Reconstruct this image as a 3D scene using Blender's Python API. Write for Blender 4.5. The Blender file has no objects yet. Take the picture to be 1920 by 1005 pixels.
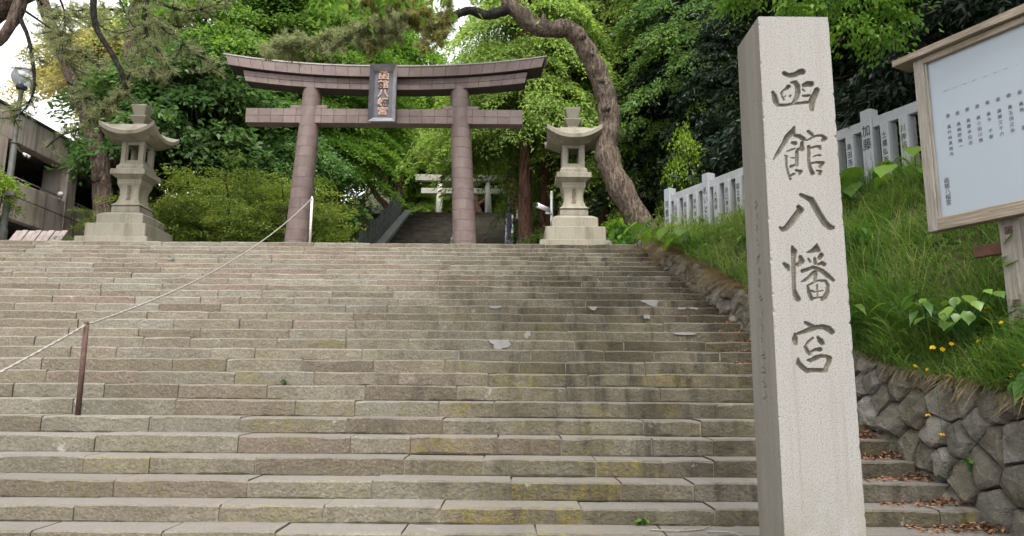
import bpy, math, random
import numpy as np
from mathutils import Matrix, Vector

R = math.radians
SC = bpy.context.scene
COL = SC.collection

# ---------------------------------------------------------------- camera, sky, sun, exposure
cam = bpy.data.cameras.new('camera')
cam.sensor_width = 36.0
cam.lens = 36.0 * 1350 / 1920
cam.clip_start = 0.05
cam.clip_end = 1000
camo = bpy.data.objects.new('camera', cam)
COL.objects.link(camo)
PITCH = math.atan(229.5 / 1350)
camo.matrix_world = (Matrix.Translation((0, 0, 1.513)) @ Matrix.Rotation(math.pi / 2 + PITCH, 4, 'X')
                     @ Matrix.Rotation(0.0075, 4, 'Z'))
SC.camera = camo

SUN_EL, SUN_AZ = 62, 174          # degrees; azimuth clockwise from +Y (the veiled sun stands high behind the camera)
world = bpy.data.worlds.new('World')
SC.world = world
world.use_nodes = True
wn = world.node_tree.nodes
wl = world.node_tree.links
for n in list(wn):
    wn.remove(n)
sky = wn.new('ShaderNodeTexSky')
sky.sky_type = 'NISHITA'
sky.sun_disc = False
sky.sun_elevation = R(SUN_EL)
sky.sun_rotation = R(SUN_AZ)
sky.dust_density = 1.5
sky.air_density = 1.0
sky.ozone_density = 1.0
hs = wn.new('ShaderNodeHueSaturation')          # thin overcast: the blue is washed out all over the sky
hs.inputs['Saturation'].default_value = 0.06
wbg = wn.new('ShaderNodeBackground')
wbg.inputs['Strength'].default_value = 0.15
wo = wn.new('ShaderNodeOutputWorld')
wl.new(sky.outputs[0], hs.inputs['Color'])
wl.new(hs.outputs[0], wbg.inputs['Color'])
wl.new(wbg.outputs[0], wo.inputs['Surface'])

sun = bpy.data.lights.new('sun', 'SUN')
sun.energy = 1.5
sun.angle = R(24)
sun.color = (1.0, 0.95, 0.87)
suno = bpy.data.objects.new('sun', sun)
COL.objects.link(suno)
sd = Vector((math.sin(R(SUN_AZ)) * math.cos(R(SUN_EL)), math.cos(R(SUN_AZ)) * math.cos(R(SUN_EL)), math.sin(R(SUN_EL))))
suno.rotation_euler = sd.to_track_quat('Z', 'Y').to_euler()

vs = SC.view_settings
SC.display_settings.display_device = 'sRGB'
vs.view_transform = 'Standard'
vs.look = 'None'
vs.gamma = 1.0
vs.use_curve_mapping = False
vs.exposure = 1.85
cy = SC.cycles
cy.use_denoising = True
cy.max_bounces = 5
cy.diffuse_bounces = 3
cy.use_adaptive_sampling = True
cy.adaptive_threshold = 0.025
cy.glossy_bounces = 2
cy.transmission_bounces = 4
cy.transparent_max_bounces = 4
cy.caustics_reflective = False
cy.caustics_refractive = False

# ---------------------------------------------------------------- helpers
def tag(o, label=None, cat=None, group=None, kind=None):
    if label: o['label'] = label
    if cat: o['category'] = cat
    if group: o['group'] = group
    if kind: o['kind'] = kind
    return o

def empty(name, loc=(0, 0, 0), rz=0.0, label=None, cat=None, group=None):
    o = bpy.data.objects.new(name, None)
    o.empty_display_size = 0.2
    o.location = loc
    o.rotation_euler = (0, 0, rz)
    COL.objects.link(o)
    return tag(o, label, cat, group)

def link_mesh(name, me, mat, parent=None, smooth=False):
    if mat is not None and len(me.materials) == 0:
        me.materials.append(mat)
    if smooth:
        me.polygons.foreach_set('use_smooth', np.ones(len(me.polygons), dtype=bool))
    o = bpy.data.objects.new(name, me)
    COL.objects.link(o)
    if parent is not None:
        o.parent = parent
    return o

class MB:
    def __init__(s):
        s.v = []
        s.f = []
    def add(s, vs_, fs):
        b = len(s.v)
        s.v.extend([tuple(map(float, p)) for p in vs_])
        s.f.extend([tuple(b + i for i in f) for f in fs])
        return s
    def box(s, x0, x1, y0, y1, z0, z1, M=None, j=0.0, rng=None):
        p = [(x0, y0, z0), (x1, y0, z0), (x1, y1, z0), (x0, y1, z0), (x0, y0, z1), (x1, y0, z1), (x1, y1, z1), (x0, y1, z1)]
        if M is not None:
            p = [tuple(M @ Vector(q)) for q in p]
        return s.add(p, [(0, 3, 2, 1), (4, 5, 6, 7), (0, 1, 5, 4), (1, 2, 6, 5), (2, 3, 7, 6), (3, 0, 4, 7)])
    def bbox(s, x0, x1, y0, y1, z0, z1, b=0.01, M=None):
        """box with chamfered vertical and top edges"""
        def ring(d, z):
            X0, X1, Y0, Y1 = x0 + d, x1 - d, y0 + d, y1 - d
            c = b if d == 0 else 0.0
            if d == 0:
                return [(X0 + c, Y0, z), (X1 - c, Y0, z), (X1, Y0 + c, z), (X1, Y1 - c, z), (X1 - c, Y1, z), (X0 + c, Y1, z), (X0, Y1 - c, z), (X0, Y0 + c, z)]
            e = b * 0.3
            return [(X0 + e, Y0, z), (X1 - e, Y0, z), (X1, Y0 + e, z), (X1, Y1 - e, z), (X1 - e, Y1, z), (X0 + e, Y1, z), (X0, Y1 - e, z), (X0, Y0 + e, z)]
        p = ring(b, z0) + ring(0, z0 + b) + ring(0, z1 - b) + ring(b, z1)
        if M is not None:
            p = [tuple(M @ Vector(q)) for q in p]
        fs = []
        for k in range(3):
            for i in range(8):
                fs.append((k * 8 + i, k * 8 + (i + 1) % 8, (k + 1) * 8 + (i + 1) % 8, (k + 1) * 8 + i))
        fs.append(tuple(range(24, 32)))
        fs.append(tuple(range(7, -1, -1)))
        return s.add(p, fs)
    def tube(s, pts, rads, n=8, cap=True, rough=0.0, rng=None):
        pts = [Vector(p) for p in pts]
        if not hasattr(rads, '__len__'):
            rads = [rads] * len(pts)
        vs_, fs = [], []
        t0 = (pts[1] - pts[0]).normalized()
        up = Vector((0, 0, 1)) if abs(t0.z) < 0.9 else Vector((1, 0, 0))
        a = t0.cross(up).normalized()
        for i, p in enumerate(pts):
            t = (pts[min(i + 1, len(pts) - 1)] - pts[max(i - 1, 0)]).normalized()
            a = (a - t * a.dot(t)).normalized()
            b = t.cross(a)
            for k in range(n):
                th = 2 * math.pi * k / n
                r = rads[i] * (1 + (rng.uniform(-rough, rough) if rng else 0))
                vs_.append(p + (a * math.cos(th) + b * math.sin(th)) * r)
        for i in range(len(pts) - 1):
            for k in range(n):
                fs.append((i * n + k, i * n + (k + 1) % n, (i + 1) * n + (k + 1) % n, (i + 1) * n + k))
        if cap:
            fs.append(tuple(range(n - 1, -1, -1)))
            fs.append(tuple((len(pts) - 1) * n + k for k in range(n)))
        return s.add(vs_, fs)
    def lathe(s, prof, n=24, c=(0, 0, 0), cap=True):
        vs_, fs = [], []
        for r, z in prof:
            for k in range(n):
                th = 2 * math.pi * k / n
                vs_.append((c[0] + r * math.cos(th), c[1] + r * math.sin(th), c[2] + z))
        for i in range(len(prof) - 1):
            for k in range(n):
                fs.append((i * n + k, i * n + (k + 1) % n, (i + 1) * n + (k + 1) % n, (i + 1) * n + k))
        if cap:
            fs.append(tuple(range(n - 1, -1, -1)))
            fs.append(tuple((len(prof) - 1) * n + k for k in range(n)))
        return s.add(vs_, fs)
    def sq(s, prof, c=(0, 0, 0), cap=True, ch=0.03):
        """square section turned profile [(half width, z)], corners chamfered by ch*half"""
        vs_, fs = [], []
        n = 8
        for h, z in prof:
            e = h * ch
            for x, y in ((-h + e, -h), (h - e, -h), (h, -h + e), (h, h - e), (h - e, h), (-h + e, h), (-h, h - e), (-h, -h + e)):
                vs_.append((c[0] + x, c[1] + y, c[2] + z))
        for i in range(len(prof) - 1):
            for k in range(n):
                fs.append((i * n + k, i * n + (k + 1) % n, (i + 1) * n + (k + 1) % n, (i + 1) * n + k))
        if cap:
            fs.append(tuple(range(n - 1, -1, -1)))
            fs.append(tuple((len(prof) - 1) * n + k for k in range(n)))
        return s.add(vs_, fs)
    def mesh(s, name='mesh', origin=None):
        me = bpy.data.meshes.new(name)
        v = s.v
        if origin is not None:
            v = [(p[0] - origin[0], p[1] - origin[1], p[2] - origin[2]) for p in v]
        me.from_pydata(v, [], s.f)
        me.update()
        return me
    def build(s, name, mat, parent=None, smooth=False, origin=None):
        return link_mesh(name, s.mesh(name, origin), mat, parent, smooth)

def copy_tree(o, parent=None):
    c = o.copy()
    COL.objects.link(c)
    c.parent = parent
    for ch in list(o.children):
        copy_tree(ch, c)
    return c

def quad_mesh(name, V, tint=None):
    """V: (n,k,4,3) or (n,4,3) array of quads -> mesh, tint per quad"""
    V = V.reshape(-1, 4, 3)
    n = len(V)
    me = bpy.data.meshes.new(name)
    me.vertices.add(n * 4)
    me.vertices.foreach_set('co', V.astype(np.float32).ravel())
    me.loops.add(n * 4)
    me.loops.foreach_set('vertex_index', np.arange(n * 4, dtype=np.int32))
    me.polygons.add(n)
    me.polygons.foreach_set('loop_start', np.arange(0, n * 4, 4, dtype=np.int32))
    if tint is not None:
        at = me.attributes.new('tint', 'FLOAT', 'FACE')
        at.data.foreach_set('value', np.asarray(tint, dtype=np.float32).ravel())
    me.update(calc_edges=True)
    return me

def unit(a):
    return a / np.maximum(np.linalg.norm(a, axis=-1, keepdims=True), 1e-9)

def leaf_quads(P, D, N, L, W, bend=0.15):
    D = unit(D)
    S = unit(np.cross(D, N))
    N = np.cross(S, D)
    L = np.asarray(L).reshape(-1, 1)
    W = np.asarray(W).reshape(-1, 1)
    m = P + D * L * 0.45
    return np.stack([P, m + S * W / 2 + N * W * 0.18, P + D * L - N * L * bend, m - S * W / 2 + N * W * 0.18], axis=1)

# ---------------------------------------------------------------- materials
class NT:
    def __init__(s, name):
        s.m = bpy.data.materials.new(name)
        s.m.use_nodes = True
        s.t = s.m.node_tree
        for n in list(s.t.nodes):
            s.t.nodes.remove(n)
        s.out = s.t.nodes.new('ShaderNodeOutputMaterial')
        s.p = s.t.nodes.new('ShaderNodeBsdfPrincipled')
        s.l(s.p.outputs[0], s.out.inputs['Surface'])
        s.p.inputs['Roughness'].default_value = 0.85
        s.p.inputs['Specular IOR Level'].default_value = 0.3
        s.tc = s.t.nodes.new('ShaderNodeTexCoord')
    def l(s, a, b):
        s.t.links.new(a, b)
    def n(s, t, **kw):
        x = s.t.nodes.new(t)
        for k, v in kw.items():
            setattr(x, k, v)
        return x
    def obj(s):
        return s.tc.outputs['Object']
    def pos(s):
        return s.n('ShaderNodeNewGeometry').outputs['Position']
    def mapv(s, v, scale=(1, 1, 1), loc=(0, 0, 0), rot=(0, 0, 0)):
        m = s.n('ShaderNodeMapping')
        m.inputs['Scale'].default_value = scale
        m.inputs['Location'].default_value = loc
        m.inputs['Rotation'].default_value = rot
        s.l(v, m.inputs['Vector'])
        return m.outputs[0]
    def noise(s, v, scale, detail=4, rough=0.55, w=None):
        x = s.n('ShaderNodeTexNoise')
        x.inputs['Scale'].default_value = scale
        x.inputs['Detail'].default_value = detail
        x.inputs['Roughness'].default_value = rough
        if w is not None:
            x.noise_dimensions = '4D'
            s.l(w, x.inputs['W'])
        s.l(v, x.inputs['Vector'])
        return x.outputs['Fac']
    def voro(s, v, scale, feature='F1', out='Distance'):
        x = s.n('ShaderNodeTexVoronoi', feature=feature)
        x.inputs['Scale'].default_value = scale
        s.l(v, x.inputs['Vector'])
        return x.outputs[out]
    def ramp(s, fac, stops, interp='LINEAR'):
        x = s.n('ShaderNodeValToRGB')
        cr = x.color_ramp
        cr.interpolation = interp
        while len(cr.elements) < len(stops):
            cr.elements.new(0.5)
        for e, (p, c) in zip(cr.elements, stops):
            e.position = p
            e.color = (c, c, c, 1) if not hasattr(c, '__len__') else (c[0], c[1], c[2], 1)
        s.l(fac, x.inputs[0])
        return x.outputs[0]
    def mix(s, fac, a, b, mode='MIX'):
        x = s.n('ShaderNodeMix', data_type='RGBA', blend_type=mode)
        for inp, val in ((x.inputs[0], fac), (x.inputs[6], a), (x.inputs[7], b)):
            if hasattr(val, 'links') or isinstance(val, bpy.types.NodeSocket):
                s.l(val, inp)
            elif hasattr(val, '__len__'):
                inp.default_value = (val[0], val[1], val[2], 1)
            else:
                inp.default_value = val
        return x.outputs[2]
    def math(s, op, a, b=None, clamp=False):
        x = s.n('ShaderNodeMath', operation=op, use_clamp=clamp)
        for inp, val in zip(x.inputs, (a, b)):
            if val is None:
                continue
            if isinstance(val, bpy.types.NodeSocket):
                s.l(val, inp)
            else:
                inp.default_value = val
        return x.outputs[0]
    def rnd(s):
        return s.n('ShaderNodeObjectInfo').outputs['Random']
    def attr(s, name):
        return s.n('ShaderNodeAttribute', attribute_name=name).outputs['Fac']
    def sep(s, v):
        x = s.n('ShaderNodeSeparateXYZ')
        s.l(v, x.inputs[0])
        return x.outputs
    def col(s, c):
        s.l(c, s.p.inputs['Base Color']) if isinstance(c, bpy.types.NodeSocket) else setattr(s.p.inputs['Base Color'], 'default_value', (c[0], c[1], c[2], 1))
    def bump(s, h, strength=0.3, dist=0.02):
        b = s.n('ShaderNodeBump')
        b.inputs['Strength'].default_value = strength
        b.inputs['Distance'].default_value = dist
        s.l(h, b.inputs['Height'])
        s.l(b.outputs[0], s.p.inputs['Normal'])
    def rough(s, r, spec=None):
        s.p.inputs['Roughness'].default_value = r
        if spec is not None:
            s.p.inputs['Specular IOR Level'].default_value = spec

def simple(name, c, rough=0.7, spec=0.3, var=0.15, scale=8, metal=0.0, bump=0.0):
    t = NT(name)
    nz = t.noise(t.obj(), scale, 5)
    lo = tuple(x * (1 - var) for x in c)
    hi = tuple(min(1, x * (1 + var)) for x in c)
    t.col(t.ramp(nz, [(0.3, lo), (0.7, hi)]))
    t.rough(rough, spec)
    t.p.inputs['Metallic'].default_value = metal
    if bump:
        t.bump(t.noise(t.obj(), scale * 6, 4), bump, 0.01)
    return t.m

MAT = {}

def mat_steps():
    t = NT('step_stone')
    o = t.obj()
    r = t.rnd()
    base = t.ramp(r, [(0.0, (0.150, 0.122, 0.090)), (0.2, (0.205, 0.181, 0.136)), (0.45, (0.248, 0.223, 0.171)), (0.65, (0.230, 0.219, 0.182)), (0.80, (0.243, 0.214, 0.160)), (0.92, (0.200, 0.150, 0.122)), (1.0, (0.290, 0.262, 0.206))])
    n1 = t.noise(o, 2.2, 6, 0.62, w=t.math('MULTIPLY', r, 20.0))
    c = t.mix(t.ramp(n1, [(0.35, 0.0), (0.65, 0.6)]), base, (0.125, 0.102, 0.078))
    grain = t.noise(o, 42, 5, 0.7)
    c = t.mix(t.math('MULTIPLY', t.ramp(grain, [(0.38, 1.0), (0.56, 0.0)]), 0.40), c, (0.07, 0.058, 0.046))
    c = t.mix(t.math('MULTIPLY', t.ramp(grain, [(0.56, 0.0), (0.72, 1.0)]), 0.45), c, (0.37, 0.34, 0.285))
    xyz = t.sep(t.pos())
    # algae growing towards the shady wall side
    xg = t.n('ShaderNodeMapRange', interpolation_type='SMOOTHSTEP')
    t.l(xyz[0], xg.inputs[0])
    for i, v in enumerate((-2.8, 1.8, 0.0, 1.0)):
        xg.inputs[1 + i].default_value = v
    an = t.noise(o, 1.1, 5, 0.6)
    alg_shade = t.math('MULTIPLY', xg.outputs[0], t.ramp(an, [(0.30, 0.35), (0.62, 1.0)]))
    low_shade = t.n('ShaderNodeMapRange', interpolation_type='SMOOTHSTEP')  # canopy shade painted onto the lower steps, mixed in with the algae
    t.l(xyz[2], low_shade.inputs[0])
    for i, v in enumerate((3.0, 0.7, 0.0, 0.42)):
        low_shade.inputs[1 + i].default_value = v
    alg_shade = t.math('MAXIMUM', alg_shade, t.math('MULTIPLY', low_shade.outputs[0], t.ramp(an, [(0.30, 0.5), (0.62, 1.0)])))
    c = t.mix(t.math('MULTIPLY', alg_shade, 0.90), c, t.mix(n1, (0.019, 0.016, 0.009), (0.050, 0.043, 0.023)))
    # dark weathering: vertical runs on the risers
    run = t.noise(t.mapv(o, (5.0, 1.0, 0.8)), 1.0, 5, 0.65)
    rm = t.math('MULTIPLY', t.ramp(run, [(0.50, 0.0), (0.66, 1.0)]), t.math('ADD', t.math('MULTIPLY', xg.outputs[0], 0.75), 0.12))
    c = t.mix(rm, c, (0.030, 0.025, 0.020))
    # yellow moss patches
    mn = t.noise(o, 0.9, 4, 0.6)
    mn2 = t.noise(t.mapv(o, (11.0, 11.0, 5.0)), 1.0, 8, 0.82)
    zg = t.n('ShaderNodeMapRange', interpolation_type='SMOOTHSTEP')
    t.l(xyz[2], zg.inputs[0])
    for i, v in enumerate((3.3, 1.8, 0.0, 1.0)):
        zg.inputs[1 + i].default_value = v
    xl = t.n('ShaderNodeMapRange', interpolation_type='SMOOTHSTEP')
    t.l(xyz[0], xl.inputs[0])
    for i, v in enumerate((-4.6, -2.4, 0.15, 1.0)):
        xl.inputs[1 + i].default_value = v
    mm = t.math('MULTIPLY', t.math('MULTIPLY', t.ramp(mn, [(0.46, 0.0), (0.60, 1.0)]), t.math('MULTIPLY', t.ramp(mn2, [(0.44, 0.0), (0.60, 1.0)]), t.ramp(t.math('FRACT', t.math('MULTIPLY', r, 7.31)), [(0.35, 0.30), (0.75, 1.0)]))), t.math('MULTIPLY', zg.outputs[0], xl.outputs[0]))
    c = t.mix(t.math('MULTIPLY', mm, 0.66), c, (0.165, 0.138, 0.028))
    # lime blooms
    ln = t.noise(t.mapv(o, (1, 1, 1), (7, 3, 1)), 3.0, 6, 0.7)
    c = t.mix(t.math('MULTIPLY', t.ramp(ln, [(0.66, 0.0), (0.72, 1.0)]), 0.5), c, (0.40, 0.38, 0.345))
    # worn nosings and treads; sky reflection painted in as grey on upward faces
    nrm = t.sep(t.n('ShaderNodeNewGeometry').outputs['Normal'])
    c = t.mix(t.math('MULTIPLY', t.math('GREATER_THAN', nrm[2], 0.25), t.math('MULTIPLY', t.math('ADD', t.math('MULTIPLY', t.math('GREATER_THAN', nrm[2], 0.9), 0.35), 0.22), 1.0)), c, t.mix(n1, (0.160, 0.150, 0.146), (0.225, 0.213, 0.207)))
    t.col(c)
    h = t.math('ADD', t.math('MULTIPLY', grain, 0.5), t.math('MULTIPLY', t.noise(o, 14, 5, 0.65), 1.0))
    t.bump(h, 0.9, 0.035)
    t.rough(0.9, 0.25)
    return t.m
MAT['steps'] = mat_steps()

def mat_granite(name, base, dirt=(0.16, 0.14, 0.11), speck=(0.22, 0.21, 0.21), light=(0.7, 0.67, 0.64), stain=0.5, warm=(0.55, 0.42, 0.36), sc=150, carve=False, spk=0.5):
    t = NT(name)
    o = t.obj()
    n1 = t.noise(o, sc, 3, 0.7)
    v1 = t.noise(o, sc * 0.62, 2, 0.6)
    c = t.mix(t.ramp(n1, [(0.42, 0.0), (0.60, 1.0)]), base, light)
    c = t.mix(t.math('MULTIPLY', t.ramp(v1, [(0.36, 1.0), (0.46, 0.0)]), spk), c, speck)
    c = t.mix(t.math('MULTIPLY', t.ramp(t.noise(o, 3.0, 4), [(0.5, 0.0), (0.75, 1.0)]), 0.30), c, warm)
    st = t.noise(t.mapv(o, (3.5, 3.5, 0.45)), 1.0, 6, 0.65)
    c = t.mix(t.math('MULTIPLY', t.ramp(st, [(0.50, 0.0), (0.72, 1.0)]), stain), c, dirt)
    if carve:
        a = t.attr('carve')
        cn = t.noise(o, 35, 5, 0.7)
        c = t.mix(t.math('MULTIPLY', a, t.ramp(cn, [(0.3, 0.55), (0.6, 0.95)])), c, t.mix(t.noise(o, 9, 4), (0.07, 0.058, 0.044), (0.105, 0.10, 0.066)))
        zz = t.sep(o)[2]
        fg = t.n('ShaderNodeMapRange', interpolation_type='SMOOTHSTEP')
        t.l(zz, fg.inputs[0])
        for i_, v_ in enumerate((1.25, 0.55, 0.0, 0.55)):
            fg.inputs[1 + i_].default_value = v_
        c = t.mix(t.math('MULTIPLY', fg.outputs[0], t.ramp(t.noise(o, 6, 6, 0.7), [(0.4, 0.0), (0.65, 1.0)])), c, (0.12, 0.12, 0.075))
        rs_ = t.noise(t.mapv(o, (22, 22, 0.5)), 1.0, 5, 0.7)
        c = t.mix(t.math('MULTIPLY', t.ramp(rs_, [(0.52, 0.0), (0.72, 1.0)]), 0.28), c, (0.11, 0.10, 0.085))
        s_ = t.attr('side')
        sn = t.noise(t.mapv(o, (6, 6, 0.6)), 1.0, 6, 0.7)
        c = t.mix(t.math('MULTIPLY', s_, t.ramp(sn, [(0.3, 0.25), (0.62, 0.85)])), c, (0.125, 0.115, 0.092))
    t.col(c)
    t.bump(t.noise(o, sc * 0.7, 4, 0.7), 0.25, 0.006)
    t.rough(0.8, 0.3)
    return t.m
MAT['granite'] = mat_granite('pillar_granite', (0.186, 0.177, 0.166), carve=True, stain=0.38, sc=170, light=(0.262, 0.252, 0.240), speck=(0.088, 0.086, 0.085), warm=(0.21, 0.18, 0.158), spk=0.6)
MAT['lantern'] = mat_granite('lantern_granite', (0.200, 0.182, 0.140), sc=90, stain=0.8, dirt=(0.105, 0.092, 0.058), warm=(0.25, 0.205, 0.15), light=(0.275, 0.255, 0.205), spk=0.3)
MAT['fence'] = mat_granite('fence_granite', (0.27, 0.28, 0.305), sc=90, stain=0.35, light=(0.35, 0.36, 0.385), warm=(0.25, 0.25, 0.245), dirt=(0.17, 0.17, 0.16), spk=0.25)
MAT['oldfence'] = mat_granite('old_fence_granite', (0.22, 0.235, 0.25), sc=40, stain=0.5, light=(0.34, 0.35, 0.37), warm=(0.2, 0.2, 0.18), dirt=(0.09, 0.09, 0.085))
MAT['paleTorii'] = mat_granite('pale_torii_granite', (0.42, 0.42, 0.37), sc=30, stain=0.4, light=(0.62, 0.62, 0.55), warm=(0.42, 0.45, 0.36), dirt=(0.25, 0.26, 0.18))

def mat_tile():
    t = NT('torii_tile')
    o = t.obj()
    r = t.rnd()
    base = t.ramp(r, [(0.0, (0.118, 0.083, 0.077)), (0.5, (0.138, 0.099, 0.093)), (1.0, (0.158, 0.117, 0.108))])
    n1 = t.noise(o, 5.0, 5, 0.6)
    c = t.mix(t.ramp(n1, [(0.45, 0.0), (0.75, 0.45)]), base, (0.20, 0.165, 0.155))
    n2 = t.noise(t.mapv(o, (9, 9, 1.2)), 1.0, 5, 0.7)
    c = t.mix(t.ramp(n2, [(0.55, 0.0), (0.75, 0.4)]), c, (0.11, 0.075, 0.07))
    t.col(c)
    t.bump(t.noise(o, 30, 4), 0.2, 0.01)
    t.rough(0.62, 0.35)
    return t.m
MAT['tile'] = mat_tile()
MAT['toriicore'] = simple('torii_soffit_painted_shade', (0.045, 0.035, 0.034), 0.7, 0.3, 0.3, 5)  # shade under the lintels painted into the core colour
MAT['grout'] = simple('torii_grout', (0.155, 0.122, 0.113), 0.9, 0.2, 0.2, 6)
MAT['copper'] = simple('torii_cap_copper', (0.30, 0.27, 0.26), 0.6, 0.4, 0.2, 4)
MAT['plaque'] = simple('plaque_bronze', (0.105, 0.105, 0.125), 0.5, 0.45, 0.25, 6)
MAT['plaque_rim'] = simple('plaque_rim_metal', (0.27, 0.26, 0.285), 0.45, 0.5, 0.25, 6)
MAT['gold'] = simple('plaque_letters', (0.46, 0.30, 0.235), 0.5, 0.5, 0.2, 12)

def mat_concrete():
    t = NT('stained_concrete')
    o = t.obj()
    n1 = t.noise(o, 1.2, 6, 0.6)
    c = t.ramp(n1, [(0.3, (0.42, 0.355, 0.315)), (0.7, (0.58, 0.50, 0.455))])
    st = t.noise(t.mapv(o, (2, 3.2, 0.22)), 1.0, 6, 0.7)
    c = t.mix(t.ramp(st, [(0.48, 0.0), (0.68, 0.85)]), c, (0.10, 0.085, 0.065))
    al = t.noise(t.mapv(o, (1, 1.1, 0.3), (3, 9, 4)), 1.0, 5, 0.6)
    c = t.mix(t.ramp(al, [(0.56, 0.0), (0.72, 0.6)]), c, (0.26, 0.20, 0.09))
    t.col(c)
    t.bump(t.noise(o, 12, 5), 0.2, 0.02)
    return t.m
MAT['concrete'] = mat_concrete()
MAT['coping'] = simple('dark_coping', (0.045, 0.06, 0.055), 0.6, 0.4)
MAT['asphalt'] = simple('garage_floor', (0.08, 0.08, 0.08), 0.9)

def mat_wallstone():
    t = NT('wall_stone')
    o = t.obj()
    r = t.rnd()
    base = t.ramp(r, [(0, (0.145, 0.13, 0.10)), (0.3, (0.215, 0.192, 0.152)), (0.55, (0.19, 0.182, 0.157)), (0.8, (0.31, 0.288, 0.248)), (1, (0.26, 0.25, 0.238))])
    n1 = t.noise(o, 6, 6, 0.65)
    c = t.mix(t.ramp(n1, [(0.4, 0.0), (0.65, 0.7)]), base, (0.085, 0.076, 0.056))
    c = t.mix(t.ramp(t.noise(t.mapv(o, (1, 1, 1), (4, 1, 8)), 4, 6, 0.7), [(0.58, 0.0), (0.68, 0.6)]), c, (0.12, 0.115, 0.042))
    c = t.mix(t.ramp(t.noise(o, 60, 4, 0.7), [(0.58, 0.0), (0.72, 0.45)]), c, (0.30, 0.285, 0.255))
    t.col(c)
    h = t.math('ADD', t.math('MULTIPLY', t.noise(o, 9, 6, 0.65), 1.6), t.math('MULTIPLY', t.noise(o, 55, 4, 0.7), 0.5))
    t.bump(h, 1.0, 0.07)
    t.rough(0.92, 0.2)
    return t.m
MAT['wallstone'] = mat_wallstone()
MAT['soil'] = simple('dark_soil', (0.06, 0.048, 0.034), 0.95, 0.1, 0.4, 5, bump=0.5)
MAT['tansoil'] = simple('tan_root_soil', (0.17, 0.125, 0.08), 0.95, 0.1, 0.4, 7, bump=0.6)
MAT['drysoil'] = simple('dry_bank_soil', (0.055, 0.055, 0.026), 0.95, 0.1, 0.4, 7, bump=0.6)
MAT['gravel'] = simple('terrace_gravel', (0.19, 0.175, 0.155), 0.95, 0.1, 0.3, 14, bump=0.5)
MAT['paving'] = simple('foot_paving', (0.25, 0.235, 0.215), 0.9, 0.2, 0.2, 6, bump=0.3)
MAT['hill'] = simple('hill_floor', (0.035, 0.04, 0.02), 0.95, 0.1, 0.5, 1.2, bump=0.5)
MAT['drystain'] = simple('brown_worn_stain', (0.13, 0.10, 0.08), 0.95, 0.1, 0.35, 30)
MAT['cement'] = simple('cement_patch', (0.205, 0.20, 0.192), 0.9, 0.2, 0.12, 9, bump=0.2)
MAT['darkstair'] = simple('dark_upper_step', (0.050, 0.044, 0.036), 0.9, 0.2, 0.45, 3, bump=0.4)

def mat_wood(name, a, b, rot=(0, 0, 0), scale=(1, 1, 1)):
    t = NT(name)
    o = t.mapv(t.obj(), scale, (0, 0, 0), rot)
    g = t.noise(o, 4.0, 7, 0.68)
    g2 = t.noise(t.obj(), 3, 4)
    c = t.mix(t.ramp(g, [(0.35, 0.0), (0.65, 1.0)]), a, b)
    c = t.mix(t.ramp(g2, [(0.5, 0.0), (0.75, 0.35)]), c, tuple(x * 0.55 for x in a))
    t.col(c)
    t.bump(g, 0.5, 0.01)
    t.rough(0.8, 0.25)
    return t.m
MAT['woodV'] = mat_wood('weathered_wood_upright', (0.15, 0.132, 0.112), (0.26, 0.236, 0.208), scale=(14, 14, 0.8))
MAT['woodH'] = mat_wood('weathered_wood_level', (0.15, 0.12, 0.09), (0.27, 0.225, 0.18), rot=(0, 0, R(-63.4)), scale=(0.8, 14, 14))
MAT['redbeam'] = simple('rusty_red_beam', (0.12, 0.055, 0.04), 0.75, 0.3, 0.3, 8)
MAT['panel'] = simple('white_painted_panel', (0.245, 0.277, 0.318), 0.35, 0.45, 0.02, 1.5)
MAT['ink'] = simple('black_ink', (0.035, 0.035, 0.045), 0.8, 0.2)
MAT['inkgrey'] = simple('faded_ink', (0.11, 0.115, 0.13), 0.8, 0.2)
MAT['rust'] = simple('rusty_steel', (0.075, 0.040, 0.033), 0.7, 0.35, 0.35, 20)
MAT['whitepost'] = simple('chipped_white_steel', (0.62, 0.55, 0.52), 0.6, 0.35, 0.2, 14)
MAT['rope'] = simple('grey_wire_rope', (0.26, 0.24, 0.215), 0.6, 0.4, 0.2, 60)
MAT['greenpole'] = simple('dark_green_pole', (0.075, 0.08, 0.068), 0.55, 0.4, 0.3, 10)
MAT['white'] = simple('white_enamel', (0.75, 0.76, 0.78), 0.4, 0.4, 0.05, 10)
MAT['dark'] = simple('dark_metal', (0.03, 0.03, 0.032), 0.5, 0.4, 0.2, 10)
MAT['tilepink'] = simple('pink_grey_roof_tile', (0.24, 0.20, 0.19), 0.6, 0.4, 0.25, 6)
MAT['bluecloth'] = simple('blue_grey_wrap', (0.16, 0.17, 0.27), 0.7, 0.3, 0.4, 9)

def mat_globe():
    t = NT('lamp_globe')
    t.t.nodes.remove(t.p)
    g = t.n('ShaderNodeBsdfGlass')
    g.inputs['Color'].default_value = (0.93, 0.95, 1, 1)
    g.inputs['Roughness'].default_value = 0.05
    g.inputs['IOR'].default_value = 1.15
    d = t.n('ShaderNodeBsdfTranslucent')
    d.inputs['Color'].default_value = (0.85, 0.87, 0.95, 1)
    d2 = t.n('ShaderNodeBsdfDiffuse')
    d2.inputs['Color'].default_value = (0.82, 0.85, 0.93, 1)
    m0 = t.n('ShaderNodeMixShader')
    m0.inputs[0].default_value = 0.5
    t.l(d.outputs[0], m0.inputs[1])
    t.l(d2.outputs[0], m0.inputs[2])
    m = t.n('ShaderNodeMixShader')
    m.inputs[0].default_value = 0.5
    t.l(g.outputs[0], m.inputs[1])
    t.l(m0.outputs[0], m.inputs[2])
    t.l(m.outputs[0], t.out.inputs['Surface'])
    return t.m
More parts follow.
